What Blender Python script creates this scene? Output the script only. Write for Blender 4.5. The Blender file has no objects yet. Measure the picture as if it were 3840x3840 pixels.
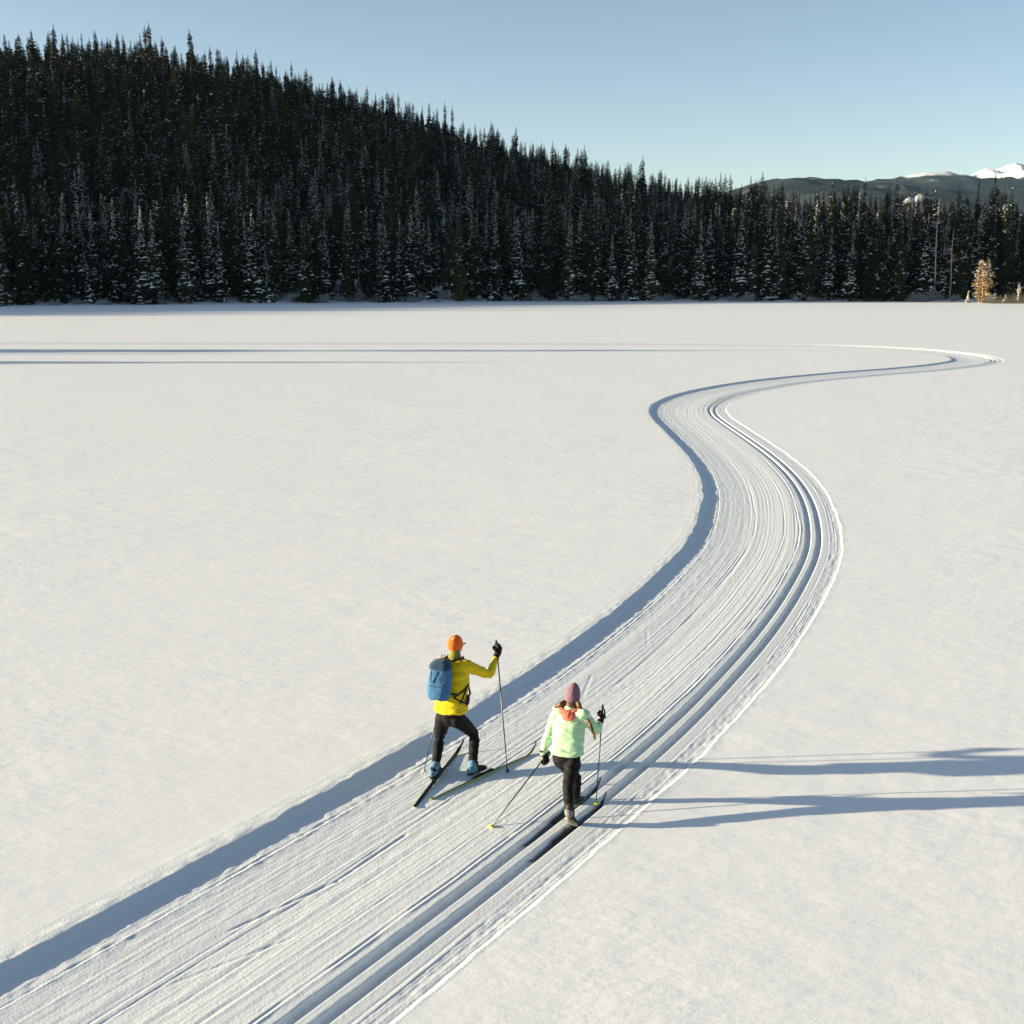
import bpy, bmesh, math, random
import numpy as np
from mathutils import Vector, Matrix, noise as mnoise, geometry as mgeo

random.seed(11)
rng = np.random.default_rng(7)
sc = bpy.context.scene
COL = sc.collection

# ------------------------------------------------------------------ camera
CAM_H = 5.9
TILT = math.radians(11.34)
cam_d = bpy.data.cameras.new('camera')
cam = bpy.data.objects.new('camera', cam_d)
COL.objects.link(cam)
cam.location = (0, 0, CAM_H)
cam.rotation_euler = (math.radians(90) - TILT, 0, 0)
cam_d.sensor_width = 36
cam_d.lens = 42.0
cam_d.clip_start = 0.1
cam_d.clip_end = 20000
sc.camera = cam

# ------------------------------------------------------------------ light
SUN_EL = math.radians(9.2)
SUN_AZ = math.radians(0.4)            # shadows run towards +X, a touch away from the camera
world = bpy.data.worlds.new('World')
sc.world = world
world.use_nodes = True
wn = world.node_tree.nodes
wl = world.node_tree.links
bg = wn['Background']
sky = wn.new('ShaderNodeTexSky')
sky.sky_type = 'NISHITA'
sky.sun_disc = False
sky.sun_elevation = SUN_EL
sky.sun_rotation = math.radians(270) - SUN_AZ
sky.altitude = 1500
sky.air_density = 0.8
sky.dust_density = 1.8
sky.ozone_density = 0.25
wl.new(sky.outputs[0], bg.inputs[0])
bg.inputs[1].default_value = 0.067
sd = bpy.data.lights.new('sun', 'SUN')
sd.energy = 5.0
sd.angle = math.radians(0.53)
sd.color = (1.0, 0.86, 0.60)
sun = bpy.data.objects.new('sun', sd)
COL.objects.link(sun)
d = Vector((math.cos(SUN_EL) * math.cos(SUN_AZ), math.cos(SUN_EL) * math.sin(SUN_AZ), -math.sin(SUN_EL)))
sun.rotation_euler = d.to_track_quat('-Z', 'Y').to_euler()
sun.location = (-60, -5, 40)
sc.view_settings.view_transform = 'Standard'
sc.view_settings.look = 'None'
sc.view_settings.gamma = 1
sc.view_settings.exposure = 1.57
sc.render.engine = 'CYCLES'
sc.cycles.use_denoising = True
sc.cycles.max_bounces = 6
sc.cycles.diffuse_bounces = 4
sc.cycles.volume_bounces = 0

# ------------------------------------------------------------------ materials
def mat(name, col, rough=0.8, spec=0.3, var=0.0, vscale=6.0, bump=0.0, bscale=40.0, metal=0.0, sheen=0.0):
    m = bpy.data.materials.new(name)
    m.use_nodes = True
    n, l = m.node_tree.nodes, m.node_tree.links
    b = n['Principled BSDF']
    b.inputs['Base Color'].default_value = (*col, 1)
    b.inputs['Roughness'].default_value = rough
    b.inputs['Specular IOR Level'].default_value = spec
    b.inputs['Metallic'].default_value = metal
    if sheen:
        b.inputs['Sheen Weight'].default_value = sheen
    if var or bump:
        tc = n.new('ShaderNodeTexCoord')
    if var:
        t = n.new('ShaderNodeTexNoise')
        t.inputs['Scale'].default_value = vscale
        t.inputs['Detail'].default_value = 4
        l.new(tc.outputs['Object'], t.inputs['Vector'])
        mx = n.new('ShaderNodeMix')
        mx.data_type = 'RGBA'
        mx.inputs[6].default_value = (*[c * (1 - var) for c in col], 1)
        mx.inputs[7].default_value = (*[min(1, c * (1 + var)) for c in col], 1)
        l.new(t.outputs[0], mx.inputs[0])
        l.new(mx.outputs[2], b.inputs['Base Color'])
    if bump:
        t = n.new('ShaderNodeTexNoise')
        t.inputs['Scale'].default_value = bscale
        t.inputs['Detail'].default_value = 3
        l.new(tc.outputs['Object'], t.inputs['Vector'])
        bp = n.new('ShaderNodeBump')
        bp.inputs['Distance'].default_value = bump
        l.new(t.outputs[0], bp.inputs['Height'])
        l.new(bp.outputs[0], b.inputs['Normal'])
    return m

def snow_mat(name, col, layers, mask=None):
    """snow with several layers of relief: (scale, height in metres, stretch_x, detail)"""
    m = bpy.data.materials.new(name)
    m.use_nodes = True
    n, l = m.node_tree.nodes, m.node_tree.links
    b = n['Principled BSDF']
    b.inputs['Base Color'].default_value = (*col, 1)
    b.inputs['Roughness'].default_value = 0.55
    b.inputs['Specular IOR Level'].default_value = 0.25
    geo = n.new('ShaderNodeNewGeometry')
    prev = None
    for i, (scale, hgt, sx, det) in enumerate(layers):
        mp = n.new('ShaderNodeMapping')
        mp.inputs['Scale'].default_value = (sx, 1, 1)
        mp.inputs['Rotation'].default_value = (0, 0, 0.25 * i)
        l.new(geo.outputs['Position'], mp.inputs['Vector'])
        t = n.new('ShaderNodeTexNoise')
        t.inputs['Scale'].default_value = scale
        t.inputs['Detail'].default_value = det
        t.inputs['Roughness'].default_value = 0.55
        l.new(mp.outputs[0], t.inputs['Vector'])
        src = t.outputs[0]
        if mask and i in mask:
            mk = n.new('ShaderNodeTexNoise')
            mk.inputs['Scale'].default_value = mask[i]
            mk.inputs['Detail'].default_value = 2
            l.new(geo.outputs['Position'], mk.inputs['Vector'])
            rp = n.new('ShaderNodeMapRange')
            rp.inputs[1].default_value = 0.45
            rp.inputs[2].default_value = 0.7
            rp.inputs[3].default_value = 0.35
            l.new(mk.outputs[0], rp.inputs[0])
            mu = n.new('ShaderNodeMath')
            mu.operation = 'MULTIPLY'
            l.new(src, mu.inputs[0])
            l.new(rp.outputs[0], mu.inputs[1])
            src = mu.outputs[0]
        bp = n.new('ShaderNodeBump')
        bp.inputs['Strength'].default_value = 1.0
        bp.inputs['Distance'].default_value = hgt
        l.new(src, bp.inputs['Height'])
        if prev:
            l.new(prev.outputs[0], bp.inputs['Normal'])
        prev = bp
    l.new(prev.outputs[0], b.inputs['Normal'])
    return m

M = {}
M['snow'] = snow_mat('lake_snow', (0.86, 0.86, 0.86),
                     [(0.30, 0.030, 0.5, 2), (1.9, 0.027, 0.6, 4), (9.0, 0.009, 0.45, 4), (60, 0.0015, 1, 3)],
                     mask={1: 0.09, 2: 0.16})
M['trail'] = snow_mat('packed_snow', (0.70, 0.73, 0.75), [(34, 0.0035, 1, 4), (110, 0.0018, 1, 2)])
M['bank'] = snow_mat('shore_snow', (0.82, 0.83, 0.85), [(0.6, 0.15, 1, 4), (4, 0.02, 1, 4)])

# ------------------------------------------------------------------ numeric helpers
def hash2(ix, iy, seed):
    x = np.sin(ix * 127.1 + iy * 311.7 + seed * 74.7) * 43758.5453
    return x - np.floor(x)

def vnoise(x, y, seed=0):
    ix, iy = np.floor(x), np.floor(y)
    fx, fy = x - ix, y - iy
    fx = fx * fx * (3 - 2 * fx)
    fy = fy * fy * (3 - 2 * fy)
    a = hash2(ix, iy, seed); b = hash2(ix + 1, iy, seed)
    c = hash2(ix, iy + 1, seed); e = hash2(ix + 1, iy + 1, seed)
    return (a * (1 - fx) + b * fx) * (1 - fy) + (c * (1 - fx) + e * fx) * fy * 1.0

def fbm(x, y, seed=0, oct=4, gain=0.5):
    s, a, t = 0, 1, 0
    for o in range(oct):
        s = s + a * vnoise(x * 2 ** o, y * 2 ** o, seed + o * 13)
        t += a
        a *= gain
    return s / t

def sstep(a, b, x):
    t = np.clip((x - a) / (b - a), 0, 1)
    return t * t * (3 - 2 * t)

def grid_mesh(name, V, nr, nc, material, smooth=True):
    """V: (nr*nc,3) array laid out in rows"""
    me = bpy.data.meshes.new(name)
    i = np.arange((nr - 1) * (nc - 1))
    r, c = i // (nc - 1), i % (nc - 1)
    a = r * nc + c
    q = np.stack([a, a + 1, a + 1 + nc, a + nc], 1)
    me.vertices.add(len(V))
    me.vertices.foreach_set('co', V.astype(np.float32).ravel())
    me.loops.add(len(q) * 4)
    me.loops.foreach_set('vertex_index', q.astype(np.int32).ravel())
    me.polygons.add(len(q))
    me.polygons.foreach_set('loop_start', np.arange(0, len(q) * 4, 4, dtype=np.int32))
    me.polygons.foreach_set('loop_total', np.full(len(q), 4, dtype=np.int32))
    me.update(calc_edges=True)
    me.validate()
    if smooth:
        me.polygons.foreach_set('use_smooth', np.ones(len(q), bool))
    me.materials.append(material)
    return me

def link(name, me, parent=None, kind=None, label=None, cat=None, group=None):
    o = bpy.data.objects.new(name, me)
    COL.objects.link(o)
    if parent:
        o.parent = parent
    if kind: o['kind'] = kind
    if label: o['label'] = label
    if cat: o['category'] = cat
    if group: o['group'] = group
    return o

# ------------------------------------------------------------------ the ski trail
TW = 3.35
CTRL = [(-8.6, 0.0), (-6.2, 3.6), (-4.2, 6.65), (-3.02, 8.45), (-2.05, 9.95), (-1.1, 11.45), (-0.30, 12.74), (0.53, 14.13),
        (1.35, 15.6), (2.25, 17.4), (3.25, 19.55), (4.3, 22.1), (5.45, 25.3), (6.2, 28.2), (6.85, 31.6), (7.28, 35.2), (7.48, 39.3),
        (7.49, 44.4), (7.46, 48.6), (7.60, 51.4), (8.16, 54.4), (9.5, 58.0), (11.75, 61.9), (15.35, 66.4), (20.2, 70.7),
        (25.0, 74.3), (28.7, 77.7), (31.4, 81.2), (32.65, 84.9), (32.7, 89.2), (31.0, 94.3), (27.5, 97.9), (22.5, 99.8),
        (14, 101.0), (4, 101.6), (-12, 102.0), (-34, 102.2), (-60, 102.4), (-92, 102.6)]

def catmull(P, n=24):
    P = np.array(P, float)
    P = np.vstack([2 * P[0] - P[1], P, 2 * P[-1] - P[-2]])
    out = []
    for i in range(1, len(P) - 2):
        t = np.linspace(0, 1, n, endpoint=False)[:, None]
        p0, p1, p2, p3 = P[i - 1], P[i], P[i + 1], P[i + 2]
        out.append(0.5 * (2 * p1 + (p2 - p0) * t + (2 * p0 - 5 * p1 + 4 * p2 - p3) * t ** 2 + (3 * p1 - p0 - 3 * p2 + p3) * t ** 3))
    out.append(P[-2][None])
    return np.vstack(out)

cl = catmull(CTRL)
seg = np.linalg.norm(np.diff(cl, axis=0), axis=1)
arc = np.concatenate([[0], np.cumsum(seg)])
a_list, a_cur = [], 0.0
while a_cur < arc[-1]:
    a_list.append(a_cur)
    yy = np.interp(a_cur, arc, cl[:, 1])
    a_cur += 0.12 if yy < 6.5 else (0.04 if yy < 17 else (0.07 if yy < 24 else (0.16 if yy < 40 else 0.4)))
A = np.array(a_list)
# smooth the sampled centre line a little
CX = np.interp(A, arc, cl[:, 0]); CY = np.interp(A, arc, cl[:, 1])
fineA = np.arange(0, arc[-1], 0.1)
fx, fy = np.interp(fineA, arc, cl[:, 0]), np.interp(fineA, arc, cl[:, 1])
ker = np.hanning(31); ker /= ker.sum()
sm = lambda v: np.convolve(np.pad(v, 15, mode='reflect', reflect_type='odd'), ker, 'valid')
fx, fy = sm(fx), sm(fy)
tx, ty = np.gradient(fx, fineA), np.gradient(fy, fineA)
CX, CY = np.interp(A, fineA, fx), np.interp(A, fineA, fy)
TX, TY = np.interp(A, fineA, tx), np.interp(A, fineA, ty)
nn = np.hypot(TX, TY); TX /= nn; TY /= nn
NX, NY = TY, -TX                                  # to the right of travel
MARG = 0.45
S = np.concatenate([np.arange(-MARG, -0.12, 0.03), np.arange(-0.12, 0.10, 0.009), np.arange(0.10, 2.38, 0.0125), np.arange(2.38, 3.5, 0.009), np.arange(3.5, TW + MARG + 0.001, 0.03)])
S[-1] = TW + MARG
FLOOR = -0.058
G1, G2 = 2.585, 2.825                               # the two grooves of the classic track

def trail_height(a, s):
    """a: arc length, s: distance from the left edge (both 2-D arrays)"""
    z = np.zeros_like(s)
    # ragged left edge
    je = (fbm(a * 1.3, a * 0, 3) - 0.5) * 0.07 + (fbm(a * 7, a * 0, 5, 4, 0.7) - 0.5) * 0.06
    wall = sstep(-0.012, 0.20, s - je) ** 0.8
    # thrown-up crumbs beyond the edge
    crumb = np.exp(-((s - je + 0.10) / 0.11) ** 2) * (s < je)
    z += crumb * (0.014 * fbm(a * 7, s * 9, 11, 3))
    rim = np.exp(-((s - je + 0.03) / 0.03) ** 2)
    z += rim * 0.006 * fbm(a * 5, s * 2, 17, 2)
    # right bank, lower and softer, facing the sun
    jr = TW + (fbm(a * 1.1, a * 0, 23) - 0.5) * 0.06 + (fbm(a * 8, a * 0, 25, 3) - 0.5) * 0.03
    rb = sstep(-0.055, 0.0, s - jr)
    floor = wall * (1 - rb)
    z += np.exp(-((s - jr - 0.02) / 0.05) ** 2) * 0.006 * (fbm(a * 6, a * 0, 27, 3) - 0.4)
    f = FLOOR * (1 - 0.68 * sstep(1.0, 2.6, s))
    # combed ridges, streaks that run along the trail
    wob = s + (fbm(a * 0.25, a * 0, 31) - 0.5) * 0.04
    st = (fbm(wob * 26, a * 0.12, 41, 3) - 0.5) * 0.0040 + (fbm(wob * 48, a * 0.25, 43, 2) - 0.5) * 0.0042
    st += (fbm(wob * 5, a * 0.05, 47, 2) - 0.5) * 0.008
    # trodden lanes: churned by skating
    lane = np.exp(-((s - 0.75) / 0.35) ** 2) * 0.9 + np.exp(-((s - 1.5) / 0.3) ** 2) * 0.45
    lane = lane * sstep(0.25, 0.75, fbm(a * 0.22, s * 0.8, 53, 2))
    ch = (fbm(a * 6, s * 11, 59, 4, 0.6) - 0.5)
    st = st * (1 - 0.5 * np.clip(lane, 0, 1)) + ch * 0.013 * lane
    st += (fbm(a * 14, s * 18, 61, 2) - 0.5) * 0.003
    # single sharp lines left by the comb's edges
    for c0, wd, dp, sd_ in ((0.42, 0.010, 0.005, 71), (1.22, 0.010, 0.0035, 72), (1.66, 0.010, 0.003, 74), (2.02, 0.012, 0.004, 75), (2.36, 0.010, 0.010, 73), (3.03, 0.010, 0.012, 77)):
        cc = c0 + (fbm(a * 0.35, a * 0, sd_) - 0.5) * 0.06
        k = 0.35 + 0.65 * sstep(0.3, 0.6, fbm(a * 1.5, a * 0, sd_ + 5, 3))
        st -= dp * np.exp(-((s - cc) / wd) ** 2) * k
        st += dp * 0.55 * np.exp(-((s - cc - 0.035) / (wd * 1.6)) ** 2) * k
    # the long scuffed furrow left of the middle
    cc = 1.30 + (fbm(a * 0.16, a * 0, 83) - 0.5) * 0.28
    st -= 0.0045 * np.exp(-((s - cc) / 0.014) ** 2) * sstep(0.25, 0.5, fbm(a * 0.8, a * 0, 87, 3))
    # smooth apron round the track, rough strip on the far right
    apron = sstep(2.42, 2.5, s) * (1 - sstep(3.06, 3.1, s))
    st *= (1 - 0.8 * apron)
    st += sstep(3.06, 3.12, s) * (1 - rb) * (fbm(a * 12, s * 14, 91, 3) - 0.5) * 0.011
    # the grooves: left wall ragged and steep
    for g, sd_ in ((G1, 95), (G2, 99)):
        jg = (fbm(a * 10, a * 0, sd_, 3) - 0.5) * 0.022
        gl = sstep(-0.068, -0.050, s - g - jg)
        gr = 1 - sstep(0.035, 0.075, s - g)
        st -= 0.070 * gl * gr
    f += st
    st_c = (fbm(a * 13, s * 13, 63, 3) - 0.42) * np.exp(-((s - 0.40) / 0.16) ** 2)
    f += np.clip(st_c, 0, 1) * 0.018
    z = z * (1 - floor) + f * floor
    # die out to the flat lake at both margins
    edge = sstep(-MARG, -MARG + 0.15, s) * (1 - sstep(TW + MARG - 0.15, TW + MARG, s))
    return z * edge

aa, ss = np.meshgrid(A, S, indexing='ij')
off = ss - TW / 2
VX = CX[:, None] + NX[:, None] * off
VY = CY[:, None] + NY[:, None] * off
VZ = trail_height(aa, ss)
# skating marks: shallow cuts that cross the corduroy
for (x0, y0, x1, y1, dp) in ((-1.75, 10.95, -1.15, 11.95, .006), (-2.6, 10.05, -1.75, 10.95, .005), (1.0, 16.2, 1.2, 17.2, .003), (1.5, 16.4, 2.2, 17.2, .003),
                             (2.2, 18.6, 2.3, 19.6, .003), (-2.9, 9.2, -2.0, 9.9, .004)):
    px, py = VX - x0, VY - y0
    dx, dy = x1 - x0, y1 - y0
    L2 = dx * dx + dy * dy
    t = np.clip((px * dx + py * dy) / L2, 0, 1)
    dist = np.hypot(px - t * dx, py - t * dy)
    inside = (ss > 0.3) & (ss < 2.4)
    VZ -= inside * dp * np.exp(-(dist / 0.018) ** 2)
    VZ += inside * dp * 0.3 * np.exp(-((dist - 0.04) / 0.02) ** 2)
V = np.stack([VX, VY, VZ], -1).reshape(-1, 3)
trail_me = grid_mesh('ski_trail', V, len(A), len(S), M['trail'])
# the margins are the lake's own loose snow
trail_me.materials.append(M['snow'])
cs = (S[:-1] + S[1:]) / 2
loose = ((cs < -0.26) | (cs > TW + 0.03)).astype(np.int32)
trail_me.polygons.foreach_set('material_index', np.tile(loose, len(A) - 1))
# grid_mesh winding: flip if it faces down
trail_me.flip_normals() if trail_me.polygons[0].normal.z < 0 else None
link('ski_trail', trail_me, kind='structure', label='groomed ski trail winding across the frozen lake')

def on_trail(a, s):
    i = np.interp(a, A, np.arange(len(A)))
    g = lambda v: np.interp(a, A, v)
    return np.array([g(CX) + g(NX) * (s - TW / 2), g(CY) + g(NY) * (s - TW / 2)])

# ------------------------------------------------------------------ frozen lake: one sheet with the trail cut out
step = 3
ids = list(range(0, len(A), step))
if ids[-1] != len(A) - 1: ids.append(len(A) - 1)
ringL = [(VX[i, 0], VY[i, 0]) for i in ids]
ringR = [(VX[i, -1], VY[i, -1]) for i in ids]
hole = ringL + ringR[::-1]
R = 6000.0
outer = [(-R, -900), (R, -900), (R, 7000), (-R, 7000)]
pts = [Vector(p) for p in outer + hole]
edges = [(0, 1), (1, 2), (2, 3), (3, 0)]
nh = len(hole)
edges += [(4 + i, 4 + (i + 1) % nh) for i in range(nh)]
ring_arr = np.array(hole)
extra = []
for (x0, x1, y0, y1, st_) in ((-40, 60, 0, 130, 4.0), (-400, 400, -60, 400, 30.0)):
    for x in np.arange(x0, x1, st_):
        for y in np.arange(y0, y1, st_):
            p = np.array((x + random.uniform(-.3, .3) * st_, y + random.uniform(-.3, .3) * st_))
            if np.min(np.hypot(*(ring_arr - p).T)) > st_ * 0.5 + 1.0:
                extra.append(p)
pts += [Vector(p) for p in extra]
res = mgeo.delaunay_2d_cdt(pts, edges, [], 0, 1e-4)
vv, ff = res[0], res[2]
# drop triangles whose centre lies inside the trail outline
hp = np.array(hole)
def inside_poly(P, poly):
    x, y = P[:, 0][:, None], P[:, 1][:, None]
    x0, y0 = poly[:, 0][None], poly[:, 1][None]
    x1, y1 = np.roll(poly[:, 0], -1)[None], np.roll(poly[:, 1], -1)[None]
    cond = (y0 > y) != (y1 > y)
    xi = (x1 - x0) * (y - y0) / np.where(y1 == y0, 1e-12, y1 - y0) + x0
    return (np.sum(cond & (x < xi), axis=1) % 2) == 1
vvn = np.array([(v.x, v.y) for v in vv])
cent = np.array([np.mean(vvn[list(t)], axis=0) for t in ff])
keep = ~inside_poly(cent, hp)
faces = [tuple(t) for t, k in zip(ff, keep) if k]
lake_me = bpy.data.meshes.new('frozen_lake')
lake_me.from_pydata([(x, y, 0) for x, y in vvn], [], faces)
lake_me.update()
if lake_me.polygons[0].normal.z < 0: lake_me.flip_normals()
lake_me.materials.append(M['snow'])
link('frozen_lake', lake_me, kind='structure', label='snow covered frozen lake')

# ------------------------------------------------------------------ shore land, hill and an unseen ridge that shades them from the west
CRX = np.array([-520, -270, -193, -150, -130, -105, -85, -62, -37, -13, 7, 27, 48, 68, 89, 105, 120, 150, 180, 260, 420])
CRZ = np.array([15, 48, 63, 63, 62.5, 60.5, 56.5, 51.5, 45.5, 37.5, 31.5, 25, 19.5, 16, 12, 10.5, 9.5, 8, 8, 6, 5.0])
SHX = np.array([-520, -220, -160, -125, -92, -50, 0, 40, 80, 88, 94, 100, 140, 420])
SHY = np.array([150, 162, 185, 205, 220, 238, 252, 256, 252, 250, 242, 239, 236, 232.])
WY = np.array([-100, 100, 140, 160, 170, 185, 205, 228, 240, 246, 268, 295, 330, 400, 450, 640])
WXS = np.array([-400, -340, -220, -110, -75, -50, -20, 0, 15, 330, 330, 40, -60, -40, 60, 60.])

def land(X, Y):
    ys = np.interp(X, SHX, SHY) + (fbm(X * 0.06, X * 0, 201, 3) - 0.5) * 5
    dd = Y - ys
    cr = np.interp(X, CRX, CRZ)
    t = np.clip(dd / (450 - ys), 0, 1.6)
    prof = np.where(t < 1, np.sin(np.clip(t - 0.02, 0, 1) * np.pi / 2) ** 1.2, 1 - (t - 1) * 0.7)
    n = cr * prof
    n += (fbm(X * 0.024, Y * 0.012, 205, 3) - 0.5) * (7 + 8 * sstep(0.15, 0.4, t) * (1 - sstep(0.65, 0.95, t)) * sstep(40, -60, X)) * sstep(10, 60, dd)
    bank = -0.9 + 1.2 * sstep(-5, 2, dd) + 0.9 * (fbm(X * 0.16, Y * 0.2, 207, 3) - 0.5) * sstep(-6, 0, dd)
    n = n + bank
    # unseen west ridge, shaped to throw shade on the hill and far shore
    need = (np.interp(Y, WY, WXS) + 380) * math.tan(SUN_EL) - 12
    ramp = sstep(-205, -385, X)
    w = need * ramp - 0.6 + (fbm(X * 0.03, Y * 0.05, 209, 3) - 0.5) * 16 * ramp * sstep(255, 290, Y)
    # low wooded point on the west shore
    pt = sstep(-78, -92, X) * sstep(55, 68, Y) * (1 - sstep(98, 112, Y)) * 2.2 - 1.2
    return np.maximum(np.maximum(n, w), pt)

gx = np.arange(-540, 440.1, 4.0)
gy = np.arange(30, 640.1, 4.0)
XX, YY = np.meshgrid(gx, gy)
ZZ = land(XX, YY)
hill_me = grid_mesh('wooded_hill', np.stack([XX, YY, ZZ], -1).reshape(-1, 3), len(gy), len(gx), M['bank'])
if hill_me.polygons[0].normal.z < 0: hill_me.flip_normals()
link('hillside', hill_me, kind='structure', label='snowy ground of the wooded hill behind the lake')

# ------------------------------------------------------------------ far ridges and mountains
def e_ratio(yp):
    f = 2254.0; v = yp - 966
    c, s_ = math.cos(TILT), math.sin(TILT)
    return -(v * c + f * s_) / (f * c - v * s_)

def ridge(name, label, dist, prof, depth, step_, noise_amp, material, seed, gully=0.0, crestk=0.15, rough=5.0):
    """prof: list of (x, height) of the crest at that distance"""
    px = np.array([p[0] for p in prof], float); pz = np.array([p[1] for p in prof], float)
    gx = np.arange(px[0], px[-1], step_)
    gy = np.arange(-depth, depth * 0.7, step_)
    X, D = np.meshgrid(gx, gy)
    cr = np.interp(X, px, pz)
    sh = np.where(D < 0, 1 - (np.abs(D) / depth) ** 1.25, 1 - (D / depth) * 0.8)
    n = (fbm(X / 420 + D / 900, D / 420, seed, 5, 0.55) - 0.5)
    g = np.abs(fbm(X / 260 + D / 500, D / 700, seed + 50, 4, 0.55) - 0.5) * 2
    Z = cr * sh + n * noise_amp * np.clip(1.15 - sh, 0.12 + crestk * .4, 1) * 2 - gully * (0.5 - g) * np.clip(1.1 - sh, crestk, 1) + (fbm(X / 38, D / 38, seed + 90, 3, .7) - .5) * 2 * rough
    Z = np.where(np.abs(D) > depth * 0.98, -1.5, Z)
    me = grid_mesh(name, np.stack([X, D + dist, np.maximum(Z, -1.5)], -1).reshape(-1, 3), len(gy), len(gx), material)
    if me.polygons[0].normal.z < 0: me.flip_normals()
    return link(name, me, kind='structure', label=label)

def mountain_mat(name, forest, snow_lo, snow_hi, patch, rock=(0.09, 0.085, 0.085), fscale=0.02):
    m = bpy.data.materials.new(name)
    m.use_nodes = True
    n, l = m.node_tree.nodes, m.node_tree.links
    b = n['Principled BSDF']
    b.inputs['Roughness'].default_value = 0.9
    b.inputs['Specular IOR Level'].default_value = 0.1
    geo = n.new('ShaderNodeNewGeometry')
    sep = n.new('ShaderNodeSeparateXYZ')
    l.new(geo.outputs['Position'], sep.inputs[0])
    big = n.new('ShaderNodeTexNoise'); big.inputs['Scale'].default_value = 0.006; big.inputs['Detail'].default_value = 6
    l.new(geo.outputs['Position'], big.inputs['Vector'])
    mr = n.new('ShaderNodeMapRange')
    mr.inputs[1].default_value = snow_lo; mr.inputs[2].default_value = snow_hi
    l.new(sep.outputs[2], mr.inputs[0])
    add = n.new('ShaderNodeMath'); add.operation = 'ADD'
    l.new(mr.outputs[0], add.inputs[0])
    sb = n.new('ShaderNodeMath'); sb.operation = 'MULTIPLY_ADD'
    sb.inputs[1].default_value = patch; sb.inputs[2].default_value = -patch * 0.5
    l.new(big.outputs[0], sb.inputs[0])
    l.new(sb.outputs[0], add.inputs[1])
    cr = n.new('ShaderNodeValToRGB')
    cr.color_ramp.elements[0].position = 0.46; cr.color_ramp.elements[1].position = 0.56
    l.new(add.outputs[0], cr.inputs[0])
    # tree-sized mottling of the far forest
    ft = n.new('ShaderNodeTexNoise'); ft.inputs['Scale'].default_value = fscale; ft.inputs['Detail'].default_value = 8; ft.inputs['Roughness'].default_value = 0.7
    l.new(geo.outputs['Position'], ft.inputs['Vector'])
    fr = n.new('ShaderNodeValToRGB')
    fr.color_ramp.elements[0].color = (*[c * 0.5 for c in forest], 1); fr.color_ramp.elements[0].position = 0.38
    fr.color_ramp.elements[1].color = (0.34, 0.38, 0.44, 1); fr.color_ramp.elements[1].position = 0.80
    e = fr.color_ramp.elements.new(0.6); e.color = (*forest, 1)
    l.new(ft.outputs[0], fr.inputs[0])
    mx = n.new('ShaderNodeMix'); mx.data_type = 'RGBA'
    l.new(cr.outputs[0], mx.inputs[0])
    l.new(fr.outputs[0], mx.inputs[6])
    mx.inputs[7].default_value = (0.62, 0.64, 0.68, 1)
    l.new(mx.outputs[2], b.inputs['Base Color'])
    bp = n.new('ShaderNodeBump'); bp.inputs['Distance'].default_value = 10
    l.new(ft.outputs[0], bp.inputs['Height'])
    l.new(bp.outputs[0], b.inputs['Normal'])
    return m

def prof_at(dist, rows):
    out = []
    for x, y in rows:
        out.append(((x - 966) / 2254 * dist * 0.975, CAM_H + e_ratio(y) * dist))
    return out
# crest lines as compass bearing and height (from the lake shore), turned into metres at each distance
rA = [(900, 480), (1250, 400), (1360, 362), (1410, 342), (1450, 332), (1480, 329), (1530, 332), (1600, 335), (1660, 338), (1700, 345), (1760, 350), (1840, 358), (1932, 366), (2100, 372), (2400, 400), (2700, 440)]
rB = [(1350, 430), (1560, 350), (1650, 335), (1700, 329), (1740, 322), (1775, 320), (1800, 324), (1830, 329), (1880, 332), (1932, 333), (2060, 336), (2300, 352), (2700, 420)]
rC = [(1560, 400), (1700, 342), (1760, 328), (1800, 322), (1830, 314), (1850, 304), (1872, 306), (1900, 298), (1932, 296), (1980, 286), (2060, 300), (2200, 320), (2500, 380)]
ridge('forested_ridge', 'dark blue forested ridge behind the trees on the right', 2600, prof_at(2600, rA), 900, 14, 60, mountain_mat('far_forest', (0.034, 0.046, 0.052), 320, 900, 0.3), 301, 110, .15, 7)
ridge('snow_patched_ridge', 'forested ridge with bright snow patches on its crest', 3700, prof_at(3700, rB), 800, 16, 50, mountain_mat('patchy_forest', (0.034, 0.046, 0.052), 270, 330, 1.5), 331, 110, .2, 8)
ridge('snowy_mountain', 'white snow covered mountain top at the right edge', 5300, prof_at(5300, rC), 1200, 16, 210, mountain_mat('alpine_snow', (0.05, 0.06, 0.06), 350, 480, 2.0), 361, 420, .32, 18)
# rocky white outcrop that stands out of the trees
rO = [(1650, 440), (1680, 408), (1694, 391), (1703, 381), (1711, 373), (1718, 376), (1725, 370), (1731, 366), (1737, 372), (1746, 375), (1756, 380), (1768, 391), (1790, 412), (1840, 450)]
ridge('rocky_outcrop', 'small sunlit snowy outcrop above the right hand trees', 1500, prof_at(1500, rO), 60, 2.0, 22, mountain_mat('outcrop', (0.05, 0.05, 0.05), 50, 105, 2.2, fscale=0.12), 391, 16, .25, 5)

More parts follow.
